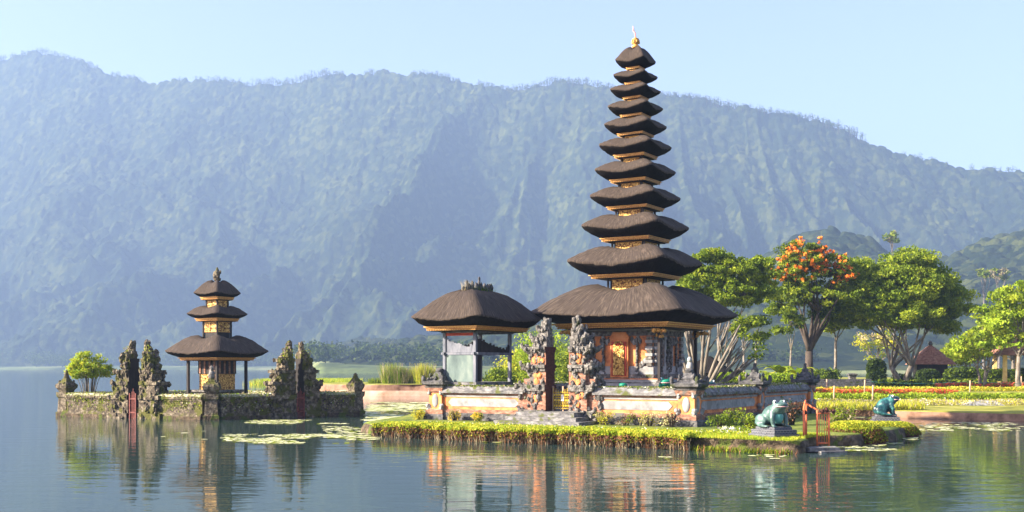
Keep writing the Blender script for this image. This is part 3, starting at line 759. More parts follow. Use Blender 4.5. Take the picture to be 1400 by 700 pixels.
mb.ell((0, .1, 5.75), (.07, .09, .20), 7, 6, jit=.2); mb.ell((0, .1, 5.98), (.05, .06, .09), 7, 6); mb.ell((0, .85, 5.65), (.06, .06, .16), 7, 6, jit=.2)
mb.build('ridge_ornament', MT['darkstone'], pav)
mb = MB(); P = np.stack([nrg.uniform(-.12, .12, 90), nrg.uniform(-1.1, -.4, 90), np.full(90, 5.42)], 1); mb.blades(P, .42, .010, 0, .3)
P = np.stack([nrg.uniform(-.16, .16, 200), nrg.uniform(-.9, 1.1, 200), np.full(200, 5.46)], 1); mb.blades(P, .22, .014, 1, .5)
mb.build('roof_grass', [MT['dry'], MT['leafB']], pav)

# ------------------------------------------------------------------ main court wall
def wall_run(parent, x0, y0, x1, y1, style='main', z0=.3):
    """one wall segment; local +n side is the outer side (right-hand normal)."""
    L = math.hypot(x1 - x0, y1 - y0); ang = math.atan2(y1 - y0, x1 - x0)
    m4 = Matrix.Translation((x0, y0, 0)) @ Matrix.Rotation(ang, 4, 'Z')
    o = MB()
    if style == 'main':
        for hw, a, b, mi in ((.34, z0, .52, 0), (.30, .52, .66, 0), (.26, .66, .80, 1), (.22, .80, .88, 2), (.185, .88, 1.28, 2), (.215, 1.28, 1.36, 3), (.25, 1.36, 1.43, 1)):
            o.box(0, L, -hw, hw, a, b, mi, M4=m4)
        seg = o.build('wall_segment', [MT['darkstone'], MT['brick'], MT['orange'], MT['palestone']], parent)
        cp = MB(); cp.box(0, L, -.36, .36, 1.43, 1.53, 0, M4=m4); cp.box(0, L, -.34, .34, 1.53, 1.70, 0, 0, .13, M4=m4); cp.build('coping', MT['coping'], seg)
        # lichen and small plants on the coping
        n = int(L * 330); P = np.stack([nrg.uniform(0, L, n), nrg.uniform(-.26, .26, n), nrg.uniform(1.66, 1.74, n)], 1)
        mm = np.array(m4.to_3x3()); P = P @ mm.T + np.array([x0, y0, 0]); lp = MB(); lp.leaves(P, .035, nrg.choice(4, n, p=[.4, .30, .25, .05]), aspect=.7, up=1)
        tag(lp.build('coping_moss', [MT['leafB'], MT['dry'], MT['leafA'], MT['flowerW']], seg), kind='stuff')
        for s_ in (-1, 1):  # long pale panel with pointed ends
            pn = MB(); a, b = .25, L - .25; y = s_ * .187; d = s_ * .02; zc = 1.07; hh = .155
            pts = [(a, zc), (a + .16, zc - hh), (b - .16, zc - hh), (b, zc), (b - .16, zc + hh), (a + .16, zc + hh)]
            base = len(pn.v)
            for yy in (y, y + d): pn.v += [tuple(m4 @ Vector((p_[0], yy, p_[1]))) for p_ in pts]
            f1 = [6 + i for i in range(6)]; pn.face(f1 if s_ < 0 else f1[::-1])
            for i in range(6):
                q = (i, (i + 1) % 6, 6 + (i + 1) % 6, 6 + i); pn.face(q if s_ < 0 else q[::-1])
            pn.build('pale_panel', MT['palestone'], seg)
    else:
        for hw, a, b, mi in ((.42, -.6, .16, 1), (.36, .16, .30, 0), (.28, .30, .86, 0), (.33, .86, .94, 0), (.38, .94, 1.06, 0)):
            o.box(0, L, -hw, hw, a, b, mi, M4=m4)
        seg = o.build('wall_segment', [MT['mossy'], MT['bank']], parent)
        cp = MB(); cp.box(0, L, -.37, .37, 1.06, 1.17, 0, 0, .10, M4=m4); cp.build('coping', MT['lichen'], seg)
        n = int(L * 420); P = np.stack([nrg.uniform(0, L, n), nrg.uniform(-.40, .40, n), nrg.uniform(.98, 1.2, n)], 1)
        side = nrg.random(n) < .45; P[side, 1] = np.sign(P[side, 1]) * nrg.uniform(.28, .42, side.sum()); P[side, 2] = .30 + nrg.random(side.sum()) ** .5 * .8
        mm = np.array(m4.to_3x3()); P = P @ mm.T + np.array([x0, y0, 0]); lp = MB(); lp.leaves(P, .045, nrg.choice(4, n, p=[.42, .42, .12, .04]), aspect=.7, up=.5)
        tag(lp.build('coping_moss', [MT['leafB'], MT['dry'], MT['leafC'], MT['flowerW']], seg), kind='stuff')
    return seg
def blobs(mb, n, fn, r, mi=0, jit=.25):
    for i in range(n): 
        c = fn(i); s_ = rnd.uniform(.6, 1.3); mb.ell(c, (r * s_, r * s_, r * s_ * rnd.uniform(.8, 1.5)), 6, 5, mi if isinstance(mi, int) else rnd.choice(mi), jit=jit, sm=False)
def pillar(parent, x, y, top=2.55, statue=False, z0=.3):
    mb = MB()
    mb.square(x, y, [(.46, z0, 0), (.46, .55, 0), (.40, .60, 3), (.40, .75, 3), (.34, .80, 2), (.30, .84, 2), (.30, 1.42, 3), (.36, 1.48, 3), (.40, 1.62, 0), (.44, 1.68, 0)])
    P = mb.build('pillar', [MT['darkstone'], MT['stone'], MT['orange'], MT['brick']], parent)
    mb = MB()
    for k in range(4):
        rot = Matrix.Translation((x, y, 0)) @ Matrix.Rotation(k * pi / 2, 4, 'Z')
        for zz, hw in ((1.12, .12),):
            mb.ell(tuple(rot @ Vector((0, -.30, zz))), (.15, .05, .27) if k % 2 == 0 else (.05, .15, .27), 10, 6)
        for s_ in (-1, 1):
            for q in range(4): mb.ell(tuple(rot @ Vector((s_ * (.24 + .03 * q), -.30 - .02 * q, .82 + .10 * (q % 2)))), (.07, .06, .08), 6, 4, jit=.3)
            for q in range(3): mb.ell(tuple(rot @ Vector((s_ * .27, -.32, 1.40 + .07 * q))), (.07, .06, .06), 6, 4, jit=.3)
    mb.build('pillar_carving', MT['palestone'], P)
    mb = MB()
    mb.square(x, y, [(.36, 1.68), (.50, 1.76), (.52, 1.86), (.34, 1.92), (.26, 1.98), (.28, 2.04), (.20, 2.10), (.15, 2.2), (.10, 2.25)])
    for sx in (-1, 1):
        for sy in (-1, 1): mb.ell((x + sx * .46, y + sy * .46, 1.95), (.08, .08, .16), 6, 5, jit=.25); mb.ell((x + sx * .26, y + sy * .26, 2.1), (.06, .06, .1), 6, 5, jit=.25)
    blobs(mb, 22, lambda i: (x + rnd.uniform(-.42, .42), y + rnd.uniform(-.42, .42), 1.88 + rnd.random() * .1), .06)
    mb.lathe(x, y, [(.12, 2.2), (.16, 2.27), (.16, 2.34), (.08, 2.40), (.06, top - .1), (.08, top - .05), (.02, top)], 8)
    mb.build('cap', MT['darkstone'], P)
    if statue:
        mb = MB(); mb.ell((x, y, 2.45), (.12, .10, .18), 8, 6, jit=.1); mb.ell((x, y, 2.68), (.09, .09, .11), 8, 6)
        mb.build('pillar_statue', MT['palestone'], P)
    return P
cw = thing('temple_wall', 'orange brick court wall with pale stone panels and dark coping round the tall tower', 'wall', W(0, 0), YAW)
LF, LS = 10.5, 13.6
for x0, y0, x1, y1 in ((.3, 0, 4.0, 0), (6.9, 0, LF - .3, 0), (LF, .3, LF, LS / 2 - .3), (LF, LS / 2 + .3, LF, LS - .3), (LF - .3, LS, .3, LS), (0, LS - .3, 0, .3)):
    wall_run(cw, x0, y0, x1, y1)
pillar(cw, 0, 0, 2.42); pillar(cw, LF, 0, 2.30, True); pillar(cw, LF, LS / 2, 2.6); pillar(cw, LF, LS, 2.62); pillar(cw, 0, LS, 2.5)
# court floor
mb = MB(); mb.box(.2, LF - .2, .2, LS - .2, .2, .82); o = mb.build('court_ground', MT['coping'], None, W(0, 0), YAW); tag(o, kind='structure')

# ------------------------------------------------------------------ split gates
def gate_half(label, loc, rz, side, H=3.9, style='main', seed=1, group='halves of the split gates', base=.35, z_below=0, d=.40, sc=1.0):
    """inner face is the plane x=0, the tower extends towards side*x"""
    global rnd
    keep = rnd; rnd = random.Random(seed)
    T = thing('gate_tower', label, 'gate tower', loc, rz, group)
    mb = MB(); mk = MB()
    if style == 'main':
        lv = [(base, .55, 1.0, 1.15, 1), (.55, .85, .92, 1.0, 0), (.85, 1.55, .66, .85, 1), (1.55, 1.78, .86, 1.05, 0), (1.78, 2.28, .60, .80, 1), (2.28, 2.40, .74, .95, 0), (2.40, 2.52, .82, 1.08, 0), (2.52, 2.98, .56, .80, 1), (2.98, 3.08, .70, .95, 0), (3.08, 3.18, .78, 1.04, 0), (3.18, 3.42, .46, .66, 0), (3.42, 3.55, .52, .70, 0), (3.55, 3.85, .32, .42, 0), (3.85, H + .35, .20, .24, 0)]
    else:
        lv = [(-.6, .25, 1.25, 1.15, 0), (.25, .9, 1.0, .95, 0), (.9, 1.1, 1.15, 1.1, 0), (1.1, 1.6, .88, .9, 0), (1.6, 1.75, 1.0, 1.0, 0), (1.75, 2.15, .70, .8, 0), (2.15, 2.3, .82, .9, 0), (2.3, 2.7, .50, .6, 0), (2.7, 2.85, .58, .7, 0), (2.85, 3.2, .30, .36, 0), (3.2, 3.65, .14, .18, 0)]
    body, crown = mb, mk; zcut = 3.17 if style == 'main' else 2.28
    def low(z): return body if z < zcut else crown
    for i, (a, b, wd, dd, mi) in enumerate(lv):
        mb = mc = low((a + b) / 2)
        wd *= sc; w_ = wd + (.004 if i % 2 else 0); dd = dd * (d / .40) * .8
        x0, x1 = (0, w_) if side > 0 else (-w_, 0)
        mb.box(x0, x1, -dd / 2, dd / 2, a, b, mi)
        # dark smooth inner slab
        xi = (-.012, .0) if side > 0 else (0, .012)
        if b < 3.2: mb.box(xi[0], xi[1], -dd / 2 + .01, dd / 2 - .01, a, b, 2)
        n = int(10 * (b - a) / .3) + 5
        for k in range(n):   # carved lumps along the outer edge and both faces
            zz = rnd.uniform(a, b)
            q = rnd.random()
            if q < .38: c = (side * (wd + rnd.uniform(-.02, .06)), rnd.uniform(-dd / 2, dd / 2), zz)
            else: c = (side * rnd.uniform(.06, wd), rnd.choice((-1, -1, 1)) * (dd / 2 + rnd.uniform(-.02, .04)), zz)
            s_ = rnd.uniform(.045, .10); mc.ell(c, (s_, s_, s_ * 1.3), 6, 5, 0, jit=.3, sm=False)
        # horns at cornice ends curling up and out
        if wd > .25 and style == 'main':
            for sy in (-1, 1):
                x = side * wd; mc.tube([(x * .9, sy * dd * .42, b - .08), (x + side * .07, sy * dd * .5, b), (x + side * .09, sy * dd * .52, b + .10), (x + side * .05, sy * dd * .5, b + .15)], [.09, .08, .06, .02], 6, 0, False)
        if mi == 1 and style == 'main':
            for k in range(3):
                xx = side * rnd.uniform(.15, wd * .8); zz = rnd.uniform(a + .1, b - .12)
                mb.ell((xx, -dd / 2 - .015, zz), (.105, .05, .13), 7, 5, 3, jit=.15, sm=False)
    if style != 'main':
        for k in range(46):
            zz = rnd.uniform(.9, 3.1); wv = (1.2 - .33 * (zz - .6)) * sc; ya = rnd.uniform(-.4, .4)
            low(zz).ell((side * rnd.uniform(.1, max(.2, wv)), ya, zz), (.12, .14, .17), 6, 5, 0, jit=.4, sm=False)
        for k in range(9):
            crown.tube([(side * (.12 + .05 * k * .4), rnd.uniform(-.2, .2), 2.6 + .08 * k), (side * .16, 0, 3.1 + .07 * k)], [.08, .01], 5, 0, False)
    else:
        # stepped wing joining the wall
        for (wx, hh) in ((.75, 2.35), (1.0, 2.0), (1.25, 1.72)):
            x0, x1 = (wx - .3, wx) if side > 0 else (-wx, -wx + .3); body.box(x0, x1, -.22 - .002 * wx, .22, base, hh, 1)
            for q in range(12): body.ell((side * (wx + rnd.uniform(-.12, .08)), rnd.uniform(-.28, .28), hh - rnd.uniform(-.1, .8)), (.09, .08, .13), 6, 5, 0, jit=.3, sm=False)
        for q in range(10): crown.ell((side * rnd.uniform(.0, .25), rnd.uniform(-.15, .15), 3.5 + .07 * q), (.07, .08, .1), 6, 5, 0, jit=.3, sm=False)
    gm = [MT['stone'] if style == 'main' else MT['mossy'], MT['brick'], MT['darkbrick'] if style == 'main' else MT['blackwood'], MT['orange']]
    body.build('body', gm, T); crown.build('carved_crown', gm, T)
    # plants growing on the top
    lp = MB(); hh = 3.0
    lp.leaves(clump_points(90, (side * .3, -.1, hh + .15), (.3, .3, .35)), .06, nrg.integers(0, 2, 90), aspect=.5); lp.build('sprouting_weeds', [MT['leafC'], MT['dry']], T)['kind'] = 'stuff'
    rnd = keep
    return T
gate_half('left half of the split gate in the orange wall, sheer dark inner face', W(4.98, 0), YAW, -1, seed=3, d=.42, sc=1.12)
gate_half('right half of the split gate in the orange wall, stepped wing toward door', W(5.95, 0), YAW, 1, seed=4, d=.42, sc=1.12)
# steps before the gate
st = thing('stone_steps', 'three broad grey stone steps leading up to the split gate in orange wall', 'steps', W(5.4, -.8), YAW)
for i, (hw, d0, z1) in enumerate(((1.75, -1.05, .50), (1.45, -.72, .64), (1.2, -.38, .80))):
    mb = MB(); mb.box(-hw, hw, d0, .55 if i < 2 else 1.1, .30 + .003 * i, z1); mb.build('step', MT['coping'], st)
# low lattice leaf in the gate opening
gl = thing('lattice_gate', 'yellow-green lattice gate leaf standing in the gap of the split gate', 'gate', W(5.46, .12), YAW)
mb = MB(); 
for x in (-.42, 0, .42): mb.box(x - .025, x + .025, -.025, .025, .80, 1.72)
mb.build('post', MT['wood'], gl)
mb = MB()
for k in range(9):
    x = -.38 + .095 * k; mb.tube([(x, -.03, .86), (x, -.03, 1.6 + .06 * cos(k))], .011, 5)
for z in (.9, 1.1, 1.3, 1.5): mb.tube([(-.42, -.035, z), (.42, -.035, z)], .012, 5)
for k in range(8):
    for z in (1.0, 1.2, 1.4): mb.ell((-.34 + .097 * k, -.035, z), (.035, .012, .045), 6, 4)
mb.build('lattice', MT['flowerY'], gl)
mb = MB(); mb.box(-.06, .06, -.06, -.03, 1.18, 1.42, tx=.02); mb.build('white_cloth', MT['white'], gl)

# ------------------------------------------------------------------ frogs
def frog(label, x, y, z, rz, s, mats, ped=True, pw=.42, pl=.5, upright=.0, group=None, name='frog_statue'):
    T = thing(name, label, 'statue', (x, y, z), rz, group); T.scale = (s, s, s)
    hz0 = 0
    if ped:
        mb = MB(); mb.box(-pl, pl, -pw, pw, -.05, .12); mb.box(-pl * .9, pl * .9, -pw * .88, pw * .88, .12, .23); mb.box(-pl * .72, pl * .72, -pw * .7, pw * .7, .23, .30)
        mb.build('pedestal', MT['cobble'], T); hz0 = .29
    from mathutils import Euler
    E = lambda a, b, c: Euler((R(a), R(b), R(c)))
    mb = MB()   # faces +x
    mb.ell((-.06, 0, hz0 + .31), (.33, .25, .25), 20, 14, rot=E(0, -32 - upright, 0))
    mb.ell((.16, 0, hz0 + .48), (.20, .22, .17), 18, 12, rot=E(0, -15 - upright * .5, 0))
    mb.ell((.27, 0, hz0 + .565), (.19, .19, .085), 18, 12, rot=E(0, -8, 0))
    mb.ell((.27, 0, hz0 + .515), (.165, .165, .07), 18, 12)
    for s_ in (-1, 1):
        mb.ell((.17, s_ * .12, hz0 + .645), (.07, .06, .07), 12, 8)
        mb.ell((-.20, s_ * .25, hz0 + .17), (.20, .11, .17), 14, 10, rot=E(0, 10, s_ * -8))      # thigh
        mb.tube([(-.32, s_ * .30, hz0 + .13), (-.18, s_ * .32, hz0 + .05), (.0, s_ * .34, hz0 + .035)], [.07, .06, .05], 8)
        mb.ell((.06, s_ * .33, hz0 + .03), (.12, .07, .03), 10, 6)
        mb.tube([(.14, s_ * .17, hz0 + .40), (.20, s_ * .23, hz0 + .23), (.22, s_ * .21, hz0 + .05)], [.085, .065, .055], 8)  # arm
        for f in (-1, 0, 1): mb.tube([(.22, s_ * .21, hz0 + .03), (.34, s_ * .22 + f * .06, hz0 + .02)], [.035, .022], 6)
    fused(mb, 'body', mats[0], T, .022, 3)
    mb = MB(); mb.ell((.13, 0, hz0 + .30), (.15, .165, .22), 14, 10, rot=E(0, -20, 0)); mb.build('belly', mats[1], T)
    for s_ in (-1, 1):
        mb = MB(); mb.ell((.205, s_ * .145, hz0 + .655), (.048, .04, .048), 10, 8); e_ = mb.build('eye', MT['white'], T)
        mb = MB(); mb.ell((.24, s_ * .165, hz0 + .657), (.02, .02, .025), 8, 6); mb.build('pupil', MT['black'], e_)
    mb = MB(); mb.tube([(.30 * cos(a) * .62 + .265, .30 * sin(a) * .62, hz0 + .54) for a in [R(q) for q in range(-95, 96, 19)]], .012, 5); mb.build('mouth', MT['pinkpaint'], T)
    return T
fx, fy = at(1058, 33.0), 33.0
frog('large teal frog statue on a cobbled plinth beside the orange railing', fx, fy, GZ - .02, R(-62), 1.12, (MT['frog'], MT['frogbelly']))
frog('dark blue-green frog statue on a low slab at the right tip of island', at(1211, 40.2), 40.2, GZ + .06, R(-8), 1.02, (MT['frogdark'], MT['frog']), pw=.36, pl=.46, upright=14)
p_ = W(8.75, 4.0); frog('small bright green frog figure sitting before the tower post', at(910, 43.6), 43.6, .8, R(-95), 1.25, (MT['frogsmall'], MT['frogbelly']), group=None, name='frog_statue')
frog('small blue-green frog figure behind the right court wall', at(967, 43.2), 43.2, .8, R(-80), 1.15, (MT['frogdark'], MT['frog']), name='frog_statue')
# offering jar and potted plants on the terrace
mb = MB(); mb.lathe(0, 0, [(.16, .8), (.2, 1.4), (.10, 1.55), (.12, 1.66), (.18, 1.72), (.14, 1.80), (.05, 1.82)], 12); o = mb.build('jar', MT['frogsmall'], None, (at(852, 43.9), 43.9, 0)); tag(o, 'small dark green jar below the gilded tower door', 'jar')
bush('flowering_shrub', 'pale yellow flowering shrub behind the court wall beside small frog', at(930, 42.2), 42.2, .8, (.42, .4), 1.05, ['flowerY', 'leafC', 'flowerW'], 500, .05)

# ------------------------------------------------------------------ orange railing
rl = thing('orange_railing', 'orange painted iron railing with a humped top at the water landing', 'railing', (at(1099, 33.0), 33.0, 0), R(18))
def rail(name, pts, r=.028): 
    mb = MB(); mb.tube(pts, r, 7); return mb.build(name, MT['orangepaint'], rl)
# two leaves: a humped one and a flat one, standing at the landing
g = [(0, 0, 0), (.36, .25, 0), (.56, .05, 0), (.86, .30, 0)]
for (x, y, _), zt in zip([(0, 0, 0), (.30, .35, 0), (.45, .0, 0), (.84, .0, 0)], (1.22, 1.36, 1.18, 1.10)):
    rail('post', [(x, y, .12), (x, y, zt)], .032)
rail('top_rail', [(0, 0, 1.18), (.08, .10, 1.30), (.15, .17, 1.40), (.24, .28, 1.44), (.30, .35, 1.36), (.38, .15, 1.25), (.45, 0, 1.18)])
rail('top_rail', [(.45, 0, 1.08), (.84, 0, 1.08)]); rail('bottom_rail', [(0, 0, .20), (.30, .35, .20)]); rail('bottom_rail', [(.45, 0, .20), (.84, 0, .20)])
for k in range(1, 4): rail('bar', [(.075 * k, .0875 * k, .2), (.075 * k, .0875 * k, 1.2 + .06 * k)], .010)
for k in range(1, 5): rail('bar', [(.45 + .078 * k, 0, .2), (.45 + .078 * k, 0, 1.08)], .009)
for x, y in ((.12, .12), (.6, -.03), (.75, -.03), (1.0, 0)):
    mb = MB(); mb.ell((x, y, 1.10 + .1 * rnd.random()), (.06, .05, .07), 8, 5, jit=.3); mb.build('rusty_ornament', MT['darkbrick'], rl)
mb = MB(); mb.obox((0, 0, 0), (1.1, .6, .12)); mb.obox((.1, -.34, -.08), (.8, .3, .10)); o = mb.build('landing_slab', MT['coping'], None, (at(1124, 32.5), 32.5, .08), R(14)); tag(o, 'pale concrete landing slab at the foot of the orange railing', 'slab')

# ------------------------------------------------------------------ planting on the main island
E0 = Vector((-4.85, 39.75)); E1 = Vector((7.9, 31.65)); ED = (E1 - E0).normalized(); EN = Vector((-ED.y, ED.x))   # EN points to the island
def edge(s, d): q = E0 + ED * s + EN * d; return q.x, q.y
def edge_off(s): return .18 * np.sin(s * .9) + .10 * np.sin(s * 2.3 + 1) + .05 * np.sin(s * 6.1) + .04 * np.sin(s * 11.7 + 2)
n = 60000; s = nrg.uniform(.05, 12.0, n); d = nrg.uniform(-.22, .95, n); zt = .44 + .09 * fbm(s * 2, d * 2, 3) - .35 * np.clip(-d - .02, 0, 1) 
front = nrg.random(n) < .35; d[front] = nrg.uniform(-.30, -.1, front.sum()); z = np.where(front, nrg.uniform(.16, .47, n), zt + nrg.uniform(-.12, .02, n))
P = np.stack([E0.x + ED.x * s + EN.x * (d + edge_off(s)), E0.y + ED.y * s + EN.y * (d + edge_off(s)), z], 1)
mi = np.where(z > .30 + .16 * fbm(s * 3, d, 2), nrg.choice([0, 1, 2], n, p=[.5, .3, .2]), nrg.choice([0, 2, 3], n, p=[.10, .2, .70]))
hd = thing('clipped_hedge', 'long low yellow-green hedge edging the waterfront in front of orange wall', 'hedge', (0, 0, 0))
mb = MB(); mb.leaves(P, .042, mi, aspect=.6, up=.6); mb.build('foliage', [MT['leafY'], MT['leafBr'], MT['leafB'], MT['dryred']], hd)
mb = MB(); n = 5200; s = nrg.uniform(0, 12.1, n); dd = edge_off(s) - .12 + nrg.uniform(-.16, .06, n); P = np.stack([E0.x + ED.x * s + EN.x * dd, E0.y + ED.y * s + EN.y * dd, nrg.uniform(-.05, .15, n)], 1); mb.blades(P, .26, .012, nrg.integers(0, 3, n), .2)
mb.build('stem', [MT['dryred'], MT['barkdark'], MT['dry']], hd)
def strip(name, label, cat, pts_fn, n, leaf, mats, pr, blades=None):
    P = pts_fn(n); mb = MB()
    if blades: mb.blades(P, blades[0], blades[1], nrg.choice(len(mats), n, p=pr), blades[2])
    else: mb.leaves(P, leaf, nrg.choice(len(mats), n, p=pr), aspect=.55, up=.5)
    return tag(mb.build(name, [MT[a] for a in mats]), label, cat, kind='stuff')
def lawn_pts(s0, s1, d0, d1, z0, z1):
    def f(n):
        s = nrg.uniform(s0, s1, n); d = nrg.uniform(d0, d1, n)
        return np.stack([E0.x + ED.x * s + EN.x * d, E0.y + ED.y * s + EN.y * d, nrg.uniform(z0, z1, n)], 1)
    return f
strip('lawn_grass', 'short sunlit grass on the main island', 'grass', lawn_pts(11.5, 15.0, -.1, 3.2, .36, .38), 9000, 0, ['leafY', 'leafBr', 'leafC'], [.4, .4, .2], (.09, .012, .5))
strip('ground_cover', 'low white and green ground cover between hedge and wall', 'ground cover', lawn_pts(1, 14, 1.0, 2.0, .36, .50), 7000, .035, ['flowerW', 'leafC', 'leafY', 'leafB'], [.10, .4, .3, .2])
def wallfoot(a0, a1, b0, b1, z0, z1):
    def f(n):
        a = nrg.uniform(a0, a1, n); b = nrg.uniform(b0, b1, n)
        return np.stack([A[0] + a * UX + b * VX, A[1] + a * UY + b * VY, nrg.uniform(z0, z1, n)], 1)
    return f
for i, (a, b, r, h, mats, lab) in enumerate([
    (1.2, -.7, .3, .55, ['flowerY', 'leafC', 'dry'], 'yellow-flowered weedy shrub at the foot of the wall below the pavilion'),
    (2.3, -.8, .35, .5, ['flowerY', 'leafB', 'dry'], 'small yellow-flowered shrub left of the gate steps'),
    (-.55, -.7, .35, .6, ['flowerY', 'leafY', 'leafC'], 'bright yellow shrub at the left end of the court wall'),
    (7.5, -.65, .5, .65, ['dry', 'leafY', 'leafC'], 'straw-coloured shrub just right of the gate steps'),
    (8.4, -.7, .45, .6, ['dry', 'dryred', 'leafB'], 'brown twiggy shrub under the middle of front wall panel'),
    (9.3, -.75, .5, .75, ['dry', 'pad', 'leafY'], 'pale dry flowering shrub close to the statue-topped pillar'),
    (10.2, -.8, .5, .80, ['dry', 'pad', 'dryred'], 'bushy pale pinkish dry shrub in front of the statue-topped pillar')]):
    x, y, _ = W(a, b); bush('shrub', lab, x, y, GZ - .03, (r, r * .8), h * .78, mats, 600, .035, stems=10, group='shrubs along the foot of the court wall')
for i, (px, Y, r, h, mats, lab) in enumerate([
    (985, 37.8, .5, .55, ['leafB', 'leafA', 'leafD'], 'dark green leafy shrub right of the statue-topped pillar'),
    (1003, 38.8, .5, .75, ['leafB', 'leafD', 'leafC'], 'mid green shrub against the shaded side wall'),
    (1022, 36.6, .45, .60, ['leafC', 'leafB', 'leafD'], 'leafy shrub immediately left of the large teal frog'),
    (1008, 35.0, .7, .28, ['flowerW', 'leafB', 'leafC'], 'low white-flowered plant on lawn left of frog plinth'),
    (1082, 40.2, .6, 1.0, ['dryred', 'barkdark', 'leafD'], 'dark purple-red shrub behind the large teal frog'),
    (1150, 38.5, .5, .85, ['leafB', 'leafC', 'dry'], 'loose grassy shrub behind the orange railing')]):
    bush('shrub', lab, at(px, Y), Y, GZ - .03, (r, r), h, mats, 800, .045, stems=10, group='shrubs by the side wall')
# mossy mounds of the right tip
def mound_pts(n, c, r, hmax):
    a = nrg.uniform(0, 2 * pi, n); q = np.sqrt(nrg.random(n)); x = c[0] + np.cos(a) * q * r[0]; y = c[1] + np.sin(a) * q * r[1]
    return np.stack([x, y, .10 + (hmax - .10) * (1 - q ** 5) + nrg.uniform(-.03, .03, n)], 1)
for c, r, hm, lab in (((at(1168, 36.4), 36.4), (1.0, 1.2), .66, 'nearer rounded mossy green mound right of the orange railing'), ((at(1212, 39.9), 39.9), (1.15, 1.1), .50, 'farther rounded mossy mound under the dark frog statue')):
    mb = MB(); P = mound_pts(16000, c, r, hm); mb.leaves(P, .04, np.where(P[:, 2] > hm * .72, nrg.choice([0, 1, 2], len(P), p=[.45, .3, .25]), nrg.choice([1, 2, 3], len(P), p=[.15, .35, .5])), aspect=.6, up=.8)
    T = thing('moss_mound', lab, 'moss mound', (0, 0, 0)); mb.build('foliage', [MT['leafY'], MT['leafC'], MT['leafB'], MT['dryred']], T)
    mb = MB(); mb.ell((c[0], c[1], -.1), (r[0] * .97, r[1] * .97, hm + .06), 26, 12, jit=.02); mb.build('earth', MT['darkbrick'], T)
n = 700; mb = MB(); s = nrg.uniform(11.8, 15, n); P = np.stack([E0.x + ED.x * s + EN.x * -.2, E0.y + ED.y * s + EN.y * -.2, np.full(n, -.02)], 1) + nrg.normal(size=(n, 3)) * [.08, .08, .02]
mb.blades(P, .17, .02, nrg.integers(0, 4, n), .5); tag(mb.build('waterside_weeds', [MT['leafA'], MT['dryred'], MT['leafC'], MT['leafB']]), 'dark weeds hanging over the stone edge of the island', 'weeds', kind='stuff')

# ------------------------------------------------------------------ small temple on the left
FP = Vector((-13.8, 52.3)); LP = Vector((at(91, 56.6), 56.6)); RP = Vector((at(486, 58.3), 58.3)); BP = LP + RP - FP
mb = MB(); mb.v = [(FP.x, FP.y, -.8), (RP.x, RP.y, -.8), (BP.x, BP.y, -.8), (LP.x, LP.y, -.8), (FP.x, FP.y, .5), (RP.x, RP.y, .5), (BP.x, BP.y, .5), (LP.x, LP.y, .5)]
for f in ((4, 5, 6, 7), (0, 1, 5, 4), (1, 2, 6, 5), (2, 3, 7, 6), (3, 0, 4, 7)): mb.face(f)
tag(mb.build('islet_ground', MT['grass']), kind='structure')
lw = thing('temple_wall', 'mossy dark stone wall standing in the lake round the three-tiered tower', 'wall', (0, 0, 0))
def lerp(a, b, f): return a + (b - a) * f
gL = (at(178, 54.2), 54.2); 
fl = .50; fr_ = .56   # gate position along the left and right wall
def seg(a, b): wall_run(lw, a.x, a.y, b.x, b.y, 'lake')
# left wall runs LP -> FP, right wall FP -> RP
wl = (FP - LP).length; wr = (RP - FP).length
def onL(px):   # find point on LP-FP seen at pixel px
    k = (px - 700) / F; d = FP - LP; s = (k * LP.y - LP.x) / (d.x - k * d.y); return s
def onR(px):
    k = (px - 700) / F; d = RP - FP; s = (k * FP.y - FP.x) / (d.x - k * d.y); return s
gl0, gl1 = onL(184), onL(199); gr0, gr1 = onR(398), onR(409)
seg(lerp(LP, FP, .035), lerp(LP, FP, gl0 - .09)); seg(lerp(LP, FP, gl1 + .09), lerp(LP, FP, .965))
seg(lerp(FP, RP, .035), lerp(FP, RP, gr0 - .09)); seg(lerp(FP, RP, gr1 + .09), lerp(FP, RP, .965))
seg(lerp(RP, BP, .04), lerp(RP, BP, .96)); seg(lerp(BP, LP, .04), lerp(BP, LP, .96))
angL = math.atan2(FP.y - LP.y, FP.x - LP.x); angR = math.atan2(RP.y - FP.y, RP.x - FP.x)
def lakepillar(c, top, ang, fat=1, mat='mossy'):
    P = MB(); P.square(0, 0, [(.36, -.6, 1), (.36, .2, 1), (.30, .24, 0), (.27, .9, 0), (.33, .98, 0), (.35, 1.2, 0)], 0)
    o = P.build('pillar', [MT[mat], MT['bank']], lw, (c.x, c.y, 0), ang)
    P = MB(); P.square(0, 0, [(.24, 1.2), (.26, 1.28), (.36 * fat, 1.42), (.38 * fat, 1.55), (.28 * fat, 1.66), (.18, 1.74), (.16, 1.82), (.10, 1.90)])
    for q in range(26):
        a = rnd.uniform(0, 6.28); P.ell((cos(a) * .34 * fat, sin(a) * .34 * fat, 1.45 + rnd.random() * .25), (.07, .07, .09), 6, 5, jit=.3, sm=False)
    P.lathe(0, 0, [(.12, 1.85), (.15, 1.93), (.10, 2.0), (.12, 2.05), (.04, top)], 8)
    P.build('cap', MT[mat], o)
    return o
lakepillar(LP, 2.3, angL); lakepillar(RP, 2.15, angR, .9); o = lakepillar(FP, 2.05, R(7)); lakepillar(BP, 2.2, 0)
P = MB(); P.ell((0, 0, 2.05), (.16, .14, .28), 8, 6, jit=.15); P.ell((0, -.02, 2.38), (.11, .11, .13), 8, 6, jit=.1); P.build('pillar_statue', MT['stone'], o)
def gh2(label, base, s, ang, side, seed, sc=1): 
    gate_half(label, (base.x, base.y, 0), ang, side, style='lake', seed=seed, sc=sc, d=.46, group='halves of the lake temple split gates')
